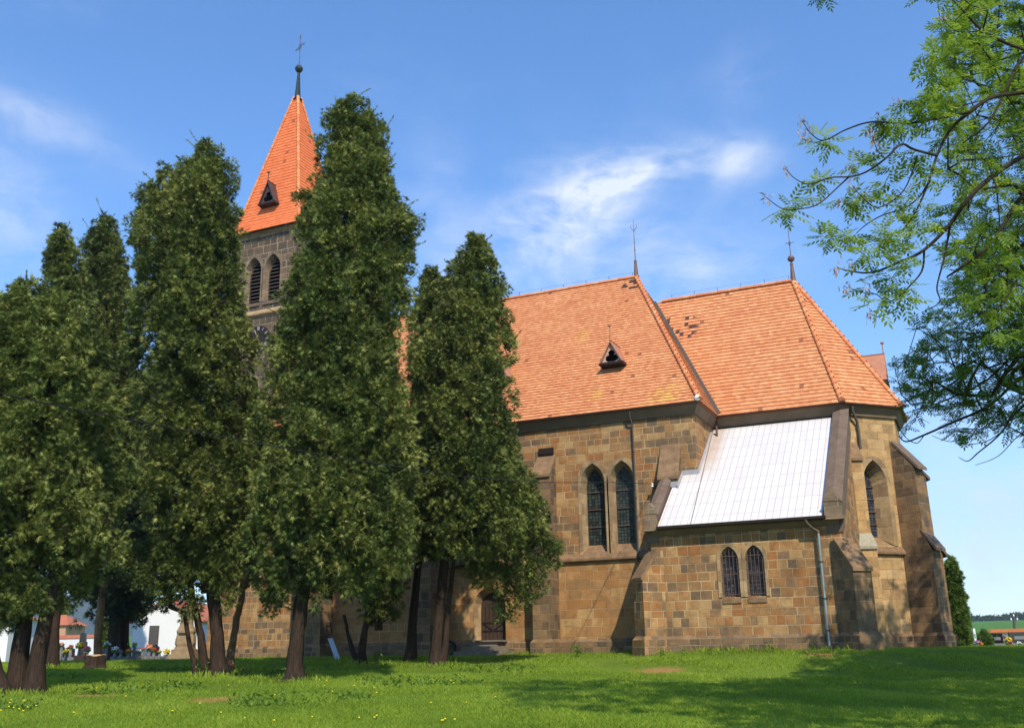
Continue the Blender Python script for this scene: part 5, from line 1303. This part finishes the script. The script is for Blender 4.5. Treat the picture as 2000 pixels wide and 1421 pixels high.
# leafy ground plants near the trunks and along the wall
def herbs():
    x, y, s = scatter(12000, 22, 40, pw=1.2); q = (x-CAM.x)*rt.x+(y-CAM.y)*rt.y
    f = np.sin(x*.9)+np.sin(y*1.1+x*.3); k = (q < .02*s) & (f > .3) & (RNG.random(len(x)) < .55) & ~in_soil(x, y) & (s > 24); x, y = x[k], y[k]; z = GZ(x, y); n = len(x)
    per = 5; i = np.repeat(np.arange(n), per); m_ = len(i); D = unit(np.stack([RNG.normal(size=m_), RNG.normal(size=m_), .6+.5*RNG.random(m_)], 1))
    P = np.stack([x[i], y[i], z[i]], 1); tm = ([(0, 0, 0), (.5, .2, .05), (1, 0, -.12), (.5, -.2, .05)], [(0, 1, 2), (0, 2, 3)])
    tag(leaf_object('ground_herbs', P, D, np.tile([0, 0, 1.], (m_, 1))+rand_dirs(m_)*.2, .14*(.6+.7*RNG.random(m_)), tm, RNG.random(m_), M['weed']), kind='stuff')
herbs()
def dandelion(P, r, lab, grp):
    m = MB(); m.tube([P, P+Z*.07], .004, 4); o = m.build('dandelion', M['weed'], None); tag(o, lab, 'flower', grp)
    part('flower_head', M['dandelion'], o, lambda m: m.lathe(P+Z*.065, [(.004, 0), (r, .012), (r*.8, .025), (.004, .03)], 7)); return o
rg = random.Random(3)
for k in range(46):
    if k < 14: g = ground_px(rg.uniform(0, 70), rg.uniform(1372, 1398))
    else: g = ground_px(rg.uniform(60, 1000), rg.uniform(1330, 1415))
    dandelion(g, .022, 'yellow dandelion in the cluster at the lower left corner of the lawn' if k < 14 else 'single yellow dandelion scattered in the sunny lawn before the conifers', 'dandelions clustered at the lawn corner' if k < 14 else 'dandelions scattered in the lawn')
def weed(px, py, s, h, lab):
    g = ground_at(px, s); n = int(80*h/.35); t_ = RNG.random(n); P = np.array(g)+np.stack([RNG.normal(size=n)*h*.22, RNG.normal(size=n)*h*.22, t_*h], 1)
    tm = ([(0, 0, 0), (.5, .22, .05), (1, 0, -.15), (.5, -.22, .05)], [(0, 1, 2), (0, 2, 3)])
    o = leaf_object('weed_plant', P, rand_dirs(n)+np.array([0, 0, .4]), rand_dirs(n)*.5+np.array([0, 0, 1.]), h*.32*(.6+.6*RNG.random(n)), tm, RNG.random(n), M['weed']); tag(o, lab, 'plant')
for px, s, h, lab in ((1127, 40.6, .42, 'leafy weed clump at the foot of the nave wall under the twin windows'), (1292, 36.9, .30, 'weed clump by the left buttress of the white-roofed annex'), (1335, 36.9, .25, 'low weed at the annex plinth, right of the left buttress'), (1386, 36.8, .22, 'small weed below the barred windows of the annex'),
                      (1508, 36.4, .30, 'dark weed against the annex plinth right of the barred windows'), (1586, 36.2, .28, 'weed beside the foot of the green downpipe'), (563, 32.6, .40, 'broad-leaved plant at the foot of the tallest conifer'), (735, 40, .4, 'pale leafy plant beside the shaded double trunk'), (398, 35, .4, 'leafy plant at the foot of the forked trunk')):
    weed(px, 0, s, h, lab)

# ------------------------------------------------------------------ stump, statue, board, door clutter
def stump():
    g = ground_px(185, 1304); root = empty('tree_stump', tuple(g), 'freshly cut tree stump with a bright sawn top among the graves', 'stump')
    m = MB(); n = 18; c = V(g.x, g.y, 0)
    for z0, z1, a, b in ((g.z-.1, g.z+.12, .52, .40), (g.z+.12, g.z+.46, .40, .36)):
        for k in range(n):
            f = lambda k, r: (r*(1+.13*math.sin(k*2.1)+.06*math.sin(k*5)))
            P = [c+V(math.cos(2*math.pi*k/n)*f(k, a), math.sin(2*math.pi*k/n)*f(k, a), z0), c+V(math.cos(2*math.pi*(k+1)/n)*f(k+1 if k < n-1 else 0, a), math.sin(2*math.pi*(k+1)/n)*f(k+1 if k < n-1 else 0, a), z0),
                 c+V(math.cos(2*math.pi*(k+1)/n)*f(k+1 if k < n-1 else 0, b), math.sin(2*math.pi*(k+1)/n)*f(k+1 if k < n-1 else 0, b), z1), c+V(math.cos(2*math.pi*k/n)*f(k, b), math.sin(2*math.pi*k/n)*f(k, b), z1)]
            m.face(P, smooth=False)
    m.build('stump_bark', M['bark'], root)
    m = MB(); pts = [c+V(math.cos(2*math.pi*k/n)*.37*(1+.13*math.sin(k*2.1)), math.sin(2*math.pi*k/n)*.37*(1+.13*math.sin(k*2.1)), g.z+.47+.03*math.cos(k)) for k in range(n)]
    m.extrude(pts, V(0, 0, .02)); m.build('sawn_top', M['cut'], root)
stump()
def statue():
    g = ground_at(360, 57); root = empty('stone_statue', tuple(g), 'weathered baroque sandstone pedestal with scrolled shoulders standing left of the church', 'statue')
    ux, uy = rt, FH
    m = MB()
    for hx, z0, z1, tp in ((.74, 0, .30, 1), (.60, .30, .55, 1), (.50, .55, .68, .93)): m.obox((g.x, g.y), ux, uy, hx, hx*.8, g.z+z0-.1, g.z+z1, tp)
    m.build('base', M['statue'], root)
    prof = [(.46, .68), (.52, .85), (.50, 1.1), (.44, 1.35), (.48, 1.5), (.42, 1.65), (.33, 1.85), (.31, 2.1), (.33, 2.3), (.37, 2.5), (.35, 2.62), (.27, 2.75)]
    m = MB(); rings = []
    for r, z in prof:
        rings.append([V(g.x, g.y, g.z+z)+ux*(r*a)+uy*(r*.7*b) for a, b in ((-1, -.6), (-.75, -1), (.75, -1), (1, -.6), (1, .6), (.75, 1), (-.75, 1), (-1, .6))])
    for a, b in zip(rings, rings[1:]):
        for k in range(8): j = (k+1) % 8; m.face([a[k], a[j], b[j], b[k]])
    m.face(rings[-1]); m.build('pedestal', M['statue'], root)
    m = MB(); m.obox((g.x-FH.x*.40, g.y-FH.y*.40), ux, uy, .28, .05, g.z+1.42, g.z+1.52); m.tube([V(g.x, g.y, g.z+2.35)-uy*.24+ux*(.22*math.cos(a)) + Z*(.22*math.sin(a)) for a in np.linspace(math.pi, 2*math.pi, 9)], .035, 5)
    m.build('carved_relief', M['statue'], root)
statue()
def plank():
    a, b = at(645, 1246, 43.5), ground_at(660, 43.2)
    d = (a-b).normalized(); s_ = rt*.11; m = MB(); n = s_.cross(d).normalized()*.03
    m.extrude([b-s_, b+s_, a+s_, a-s_], n); o = m.build('leaning_board', M['board'], None); tag(o, 'white painted board leaning in the shade of the conifers', 'board')
plank()
def tyre():
    g = ground_at(896, 44.2); c = V(-11.35, -1.0, .55); m = MB()
    n = 20; ax_ = (rt*.9+FH*.2).normalized()
    for k in range(n):
        a, b = 2*math.pi*k/n, 2*math.pi*(k+1)/n
        def ring(t): e = (ax_*math.cos(t)+Z*math.sin(t)); o_ = ax_.cross(Z); return [c+e*(.30+.07*math.cos(q))+o_*(.09*math.sin(q)) for q in np.linspace(0, 2*math.pi, 9)[:-1]]
        ra, rb = ring(a), ring(b)
        for i in range(8): j = (i+1) % 8; m.face([ra[i], ra[j], rb[j], rb[i]], smooth=True)
    o = m.build('old_tyre', M['rubber'], None); tag(o, 'black round tyre leaning beside the church door steps', 'tyre')
tyre()

# ------------------------------------------------------------------ cemetery left of the church
def facing_box(m, c, hx, hy, z0, z1, top=1.): m.obox((c.x, c.y), rt, FH, hx, hy, z0, z1, top)
def far_wall(name, p0, p1, h, label, wmat, cope, s_pillars=8):
    a, b = Vector((p0.x, p0.y, 0)), Vector((p1.x, p1.y, 0)); u = (b-a).normalized(); n = Vector((u.y, -u.x, 0)); z0 = min(p0.z, p1.z)-.4; zt = p0.z+h
    root = empty(name, tuple(p0), label, 'wall')
    m = MB(); m.extrude([a+Z*z0, b+Z*z0, b+Z*zt, a+Z*zt], n*-.3); m.build('wall_body', M[wmat], root)
    m = MB(); L = (b-a).length; k = max(1, int(L/.25))
    for i in range(k):
        q = a+u*(L*i/k); m.tint = random.random(); m.extrude([q+n*.06+Z*zt, q-n*.15+Z*(zt+.26), q-n*.36+Z*zt, q-n*.34+Z*(zt-.03), q+n*.05+Z*(zt-.03)], u*(L/k-.015))
    m.build('tile_coping', M[cope], root); return root
wl0, wl1 = ground_at(-140, 92), ground_at(190, 84)
far_wall('cemetery_wall', wl0, wl1, 1.75, 'long white cemetery wall with red tile coping behind the graves at the left', 'plaster', 'red_sheet')
wr0, wr1 = ground_at(1934, 82), ground_at(2160, 74)
far_wall('cemetery_wall', wr0, wr1, .95, 'low cream cemetery wall with bright orange tile coping at the far right', 'cream', 'orange_cope')
def chapel():
    s = 76; a = ground_at(254, s); root = empty('white_chapel', tuple(ground_at(318, s)), 'white gabled cemetery building with dark door and red roof behind the graves', 'building')
    P = lambda px, py: at(px, py, s)
    xl, xr, xm = a, ground_at(386, s), ground_at(318, s); u = (xr-xl).normalized(); u.z = 0
    zb = a.z-.2; ze = P(255, 1209).z; zp = P(318, 1172).z; wid = (xr-xl).length; n = FH
    A_ = V(xl.x, xl.y, 0); m = MB(); m.extrude([A_+Z*zb, A_+u*wid+Z*zb, A_+u*wid+Z*ze, A_+u*wid*.47+Z*zp, A_+Z*ze], n*9); m.build('wall', M['plaster'], root)
    m = MB(); e = .25
    for q0, q1 in ((A_-u*.35+Z*(ze-.28), A_+u*wid*.47+Z*(zp+.05)), (A_+u*(wid+.35)+Z*(ze-.28), A_+u*wid*.47+Z*(zp+.05))):
        m.extrude([q0-n*e, q1-n*e, q1-n*e+Z*.14, q0-n*e+Z*.14], n*9.5)
    m.build('roof', M['red_sheet'], root)
    d0 = P(295, 1240); m = MB(); c = A_+u*(wid*.325)-n*.02
    m.extrude([c-u*.36+Z*zb, c+u*.36+Z*zb, c+u*.36+Z*P(300, 1221).z, c-u*.36+Z*P(300, 1221).z], n*-.03); m.build('door', M['granite_grey'] if False else M['pole'], root)
    c = A_+u*(wid*.94)-n*.02; m = MB(); m.extrude([c-u*.18+Z*zb, c+u*.12+Z*zb, c+u*.12+Z*P(300, 1228).z, c-u*.18+Z*P(300, 1228).z], n*-.03); m.build('side_door', M['zinc'], root)
chapel()
def house(px0, px1, s, zt_py, ze_py, nm, lab, wmat, rmat, hip=True):
    a, b = ground_at(px0, s), ground_at(px1, s); root = empty(nm, tuple(a), lab, 'building'); u = (b-a); w_ = u.length; u.normalize(); n = FH
    ze, zt = at(px0, ze_py, s).z, at(px0, zt_py, s).z; A_ = V(a.x, a.y, 0)
    m = MB(); m.extrude([A_+Z*(a.z-.5), A_+u*w_+Z*(a.z-.5), A_+u*w_+Z*ze, A_+Z*ze], n*5); m.build('wall', M[wmat], root)
    m = MB(); q = [A_-u*.3-n*.3, A_+u*(w_+.3)-n*.3, A_+u*(w_+.3)+n*5.3, A_-u*.3+n*5.3]; r0, r1 = A_+u*w_*.35+n*2.5+Z*zt, A_+u*w_*.6+n*2.5+Z*zt; q = [p+Z*(ze+.003) for p in q]
    m.face([q[0], q[1], r1, r0]); m.face([q[1], q[2], r1]); m.face([q[2], q[3], r0, r1]); m.face([q[3], q[0], r0]); m.face([q[3], q[2], q[1], q[0]]); m.build('roof', M[rmat], root)
    m = MB(); c = A_+u*w_*.5-n*.02; zc = (a.z+ze)/2; m.extrude([c-u*.25+Z*zc, c+u*.25+Z*zc, c+u*.25+Z*(zc+.8), c-u*.25+Z*(zc+.8)], n*-.03); m.build('window', M['glass_dark'], root)
house(72, 122, 112, 1199, 1221, 'small_house', 'small ochre hip-roofed house beyond the cemetery wall at the left', 'ochre', 'red_sheet')
house(-40, 10, 70, 1196, 1208, 'white_outbuilding', 'white outbuilding partly hidden at the very left edge behind the leaning trunks', 'plaster', 'red_sheet')
# gravestones
def grave(px, s, w_, h, shape, mt, lab, dy=0):
    g = ground_at(px, s); root = empty('gravestone', tuple(g), lab, 'gravestone', None); z = g.z; c = g
    m = MB(); facing_box(m, c, w_*.62, .22, z-.1, z+.14); m.build('base', M['granite_grey'], root)
    m = MB(); A_ = V(c.x, c.y, 0)-FH*.07
    if shape == 'round': pts = [(-w_/2, .14), (w_/2, .14), (w_/2, h-w_*.3)]+[(w_/2*math.cos(t), h-w_*.3+w_*.3*math.sin(t)) for t in np.linspace(.2, math.pi-.2, 7)]+[(-w_/2, h-w_*.3)]
    elif shape == 'gable': pts = [(-w_/2, .14), (w_/2, .14), (w_/2, h-.18), (0, h), (-w_/2, h-.18)]
    elif shape == 'obelisk': pts = [(-w_/2, .14), (w_/2, .14), (w_*.36, h-.12), (0, h), (-w_*.36, h-.12)]
    elif shape == 'cross': q = w_*.16; pts = [(-q, .14), (q, .14), (q, h*.60), (w_/2, h*.60), (w_/2, h*.76), (q, h*.76), (q, h), (-q, h), (-q, h*.76), (-w_/2, h*.76), (-w_/2, h*.60), (-q, h*.60)]
    else: pts = [(-w_/2, .14), (w_/2, .14), (w_/2, h), (-w_/2, h)]
    m.extrude([A_+rt*x+Z*(z+y) for x, y in pts], FH*.16); st = m.build('headstone', M[mt], root)
    if shape in ('flat', 'round', 'gable'):
        m = MB(); m.extrude([A_-FH*.008+rt*x+Z*(z+y) for x, y in ((-w_*.3, h*.45), (w_*.3, h*.45), (w_*.3, h*.7), (-w_*.3, h*.7))], FH*.006); m.build('inscription_panel', M['granite_grey'] if mt != 'granite_grey' else M['granite_dark'], st)
    return root
for a in ((98, 66, .75, 1.15, 'flat', 'granite_dark', 'dark square gravestone nearest the leaning trunks'), (113, 64, .65, .95, 'round', 'granite_dark', 'dark round-topped gravestone behind the yellow and white flowers'), (133, 66, .7, .9, 'gable', 'granite_red', 'red-brown gabled gravestone with orange blooms before it'),
          (158, 65, .5, 1.75, 'obelisk', 'granite_dark', 'tall dark obelisk gravestone left of the stump trunk'), (164, 62, .5, 1.1, 'cross', 'granite_red', 'red-brown stone cross just right of the tall obelisk'), (212, 68, .6, .9, 'round', 'granite_grey', 'grey round-topped gravestone right of the light trunk'),
          (232, 66, .6, .85, 'flat', 'granite_dark', 'low dark gravestone between the two bare trunks'), (252, 68, .55, .8, 'cross', 'granite_red', 'small red-brown cross in front of the chapel corner'), (267, 66, .6, .75, 'round', 'granite_grey', 'low grey gravestone in front of the chapel shade'), (303, 68, .42, .95, 'gable', 'granite_grey', 'narrow grey gravestone before the chapel door'),
          (1949, 68, .72, .78, 'flat', 'granite_dark', 'dark square gravestone in front of the cream wall'), (1961, 70, .5, .62, 'round', 'granite_red', 'small brownish gravestone right of the dark square one'), (1996, 66, 1.5, .82, 'flat', 'granite_dark', 'wide polished black gravestone at the right edge of the photo'), (1906, 60, .12, 1.0, 'flat', 'plaster', 'slim white post beside the clipped column conifer')):
    grave(*a)
def kerb(px0, px1, s, lab):
    a, b = ground_at(px0, s), ground_at(px1, s); u = (b-a).normalized(); m = MB(); z = a.z
    for k, (p, q) in enumerate(((a, b), (a+FH*2, b+FH*2))): m.extrude([Vector((p.x, p.y, z-.1)), Vector((q.x, q.y, z-.1)), Vector((q.x, q.y, z+.22)), Vector((p.x, p.y, z+.22))], FH*.15)
    m.extrude([Vector((a.x, a.y, z-.1))+FH*.15, Vector((b.x, b.y, z-.1))+FH*.15, Vector((b.x, b.y, z+.15))+FH*.15, Vector((a.x, a.y, z+.15))+FH*.15], FH*1.85)
    tag(m.build('grave_kerb', M['granite_grey'], None), lab, 'grave')
kerb(84, 118, 60, 'long grey stone grave kerb at the left end of the grave row'); kerb(122, 152, 59, 'grey stone grave kerb just left of the stump'); kerb(214, 262, 60, 'grey grave kerb below the two bare trunks'); kerb(268, 312, 61, 'grey grave kerb in front of the chapel door')
g = ground_at(157, 56); tag(part('planter_box', M['terracotta'], None, lambda m: facing_box(m, g, .30, .25, g.z-.05, g.z+.32, .92)), 'square terracotta planter box left of the stump', 'planter')
# flowers: vase + blooms
FCOL = {'orange': (.75, .22, .02), 'yellow': (.80, .55, .03), 'pink': (.70, .16, .26), 'white': (.80, .80, .76), 'red': (.55, .05, .03), 'lilac': (.45, .20, .42), 'salmon': (.75, .28, .16)}
for k, c in FCOL.items(): M['f_'+k] = plain(k+'_petals', c, .7, 0, .15, 20)
def bouquet(px, py, s, r, colr, lab):
    r = r*.82; g = ground_at(px, s); P = at(px, py, s); zb = max(P.z, g.z+.12)
    root = empty('flower_bouquet', (P.x, P.y, g.z), lab, 'flowers')
    part('vase', M['granite_grey'], root, lambda m: m.lathe((P.x, P.y, g.z-.05), [(.07, 0), (.10, (zb-g.z)*.5), (.06, max(.08, zb-g.z-r*.5))], 8))
    n = 46; d = rand_dirs(n); d[:, 2] = np.abs(d[:, 2])*.9-.1; Pn = np.array((P.x, P.y, zb))+d*r*(.6+.5*RNG.random(n))[:, None]
    pet = ([(0, 0, 0), (.5, .5, .2), (1, 0, .1), (.5, -.5, .2)], [(0, 1, 2), (0, 2, 3)])
    D = np.repeat(Pn, 3, 0); leaf_object('blooms', D, rand_dirs(len(D)), np.repeat(d, 3, 0), np.full(len(D), r*.42), pet, RNG.random(len(D)), M['f_'+colr], root)
    q = 60; leaf_object('leaves', np.array((P.x, P.y, zb-r*.3))+rand_dirs(q)*r*.75, rand_dirs(q), rand_dirs(q), np.full(q, r*.6), pet, RNG.random(q), M['weed'], root)
for a in ((86, 1274, 58, .19, 'orange', 'orange bouquet at the left end of the grave row'), (89, 1262, 62, .15, 'pink', 'pink bouquet just above the orange one at the left end'), (108, 1273, 58, .17, 'white', 'cream white flowers on the kerb beside the dark round gravestone'), (129, 1272, 57.5, .20, 'yellow', 'yellow flowers on the grave kerb left of the planter box'),
          (121, 1258, 63, .17, 'salmon', 'salmon flowers before the red-brown gabled stone'), (139, 1262, 62, .15, 'red', 'small red bouquet beside the red-brown gabled stone'), (156, 1260, 58, .24, 'yellow', 'large yellow bouquet in front of the tall obelisk'), (171, 1267, 57.5, .20, 'pink', 'pink bouquet just left of the stump'), (168, 1275, 56, .10, 'white', 'small white grave light next to the stump'),
          (209, 1258, 61, .22, 'white', 'white bouquet right of the light trunk'), (203, 1262, 62, .15, 'yellow', 'small yellow bouquet touching the light trunk'), (225, 1268, 60, .24, 'white', 'broad white flowers below the left bare trunk'), (236, 1272, 59.5, .14, 'lilac', 'lilac flowers between the two bare trunks'), (251, 1271, 59.5, .19, 'orange', 'orange bouquet right of the two bare trunks'),
          (248, 1258, 63, .18, 'yellow', 'yellow bouquet standing high beside the right bare trunk'), (263, 1258, 63, .18, 'yellow', 'yellow bouquet in front of the shaded chapel wall'), (269, 1270, 60, .18, 'white', 'white bouquet in front of the low grey gravestone'), (279, 1267, 61, .15, 'pink', 'pale pink bouquet next to the thin grave posts'),
          (292, 1263, 61, .24, 'salmon', 'large salmon bouquet in front of the chapel door'), (301, 1268, 60, .17, 'red', 'red bouquet at the right end of the grave row'), (312, 1272, 60, .14, 'yellow', 'yellow flowers near the sunlit chapel wall'), (326, 1272, 59, .22, 'yellow', 'low yellow flower bed beside the baroque pedestal'),
          (1909, 1254, 57, .16, 'lilac', 'lilac flowers beside the clipped column conifer'), (1918, 1262, 57, .15, 'orange', 'orange flowers below the rounded bush'), (1970, 1250, 60, .22, 'yellow', 'tall yellow bouquet left of the wide black stone'), (1974, 1258, 58, .16, 'pink', 'pink bouquet below the yellow one at the far right'), (1992, 1264, 56, .15, 'white', 'white flowers in front of the wide black stone')):
    bouquet(*a)
for i, (px, lab) in enumerate(((277, 'thin grey grave post, left one of the pair before the chapel'), (281, 'thin grey grave post, right one of the pair before the chapel'))):
    g = ground_at(px, 62); tag(part('grave_post', M['granite_grey'], None, lambda m: (m.tube([g-Z*.1, g+Z*.62], .035, 8), m.lathe(g+Z*.6, [(.05, 0), (.06, .05), (.02, .12)], 8))), lab, 'post')
# utility pole in the field
g = ground_at(1983, 150); root = empty('utility_pole', tuple(g), 'grey wooden utility pole with pale insulators in the green field', 'pole')
tp = at(1980, 1203, 150)
part('shaft', M['pole'], root, lambda m: m.tube([Vector(g)-Z*.5, tp], [.22, .15], 8)); part('crossarm', M['pole'], root, lambda m: m.tube([tp-rt*.5-Z*.55, tp+rt*.5-Z*.55], .07, 5))
for sx in (-.45, .45): part('insulator', M['porcelain'], root, lambda m: m.lathe(tp+rt*sx-Z*.55, [(.08, 0), (.12, .15), (.05, .35)], 7))
part('insulator', M['porcelain'], root, lambda m: m.lathe(tp, [(.08, 0), (.12, .15), (.05, .35)], 7))

# ------------------------------------------------------------------ air: pale haze so the hills fade
def haze():
    m = MB(); m.box(-2600, 2600, -120, 3650, -6, 420)
    hm = bpy.data.materials.new('air'); hm.use_nodes = True; t = NT(hm.node_tree); t.n.clear(); o = t.new('ShaderNodeOutputMaterial')
    v = t.new('ShaderNodeVolumePrincipled'); v.inputs['Color'].default_value = (.80, .90, 1., 1); v.inputs['Density'].default_value = HAZE; v.inputs['Anisotropy'].default_value = .2
    t.l.new(v.outputs[0], o.inputs['Volume']); ob = m.build('haze', hm, None, kind='stuff')
HAZE = .00016
haze()
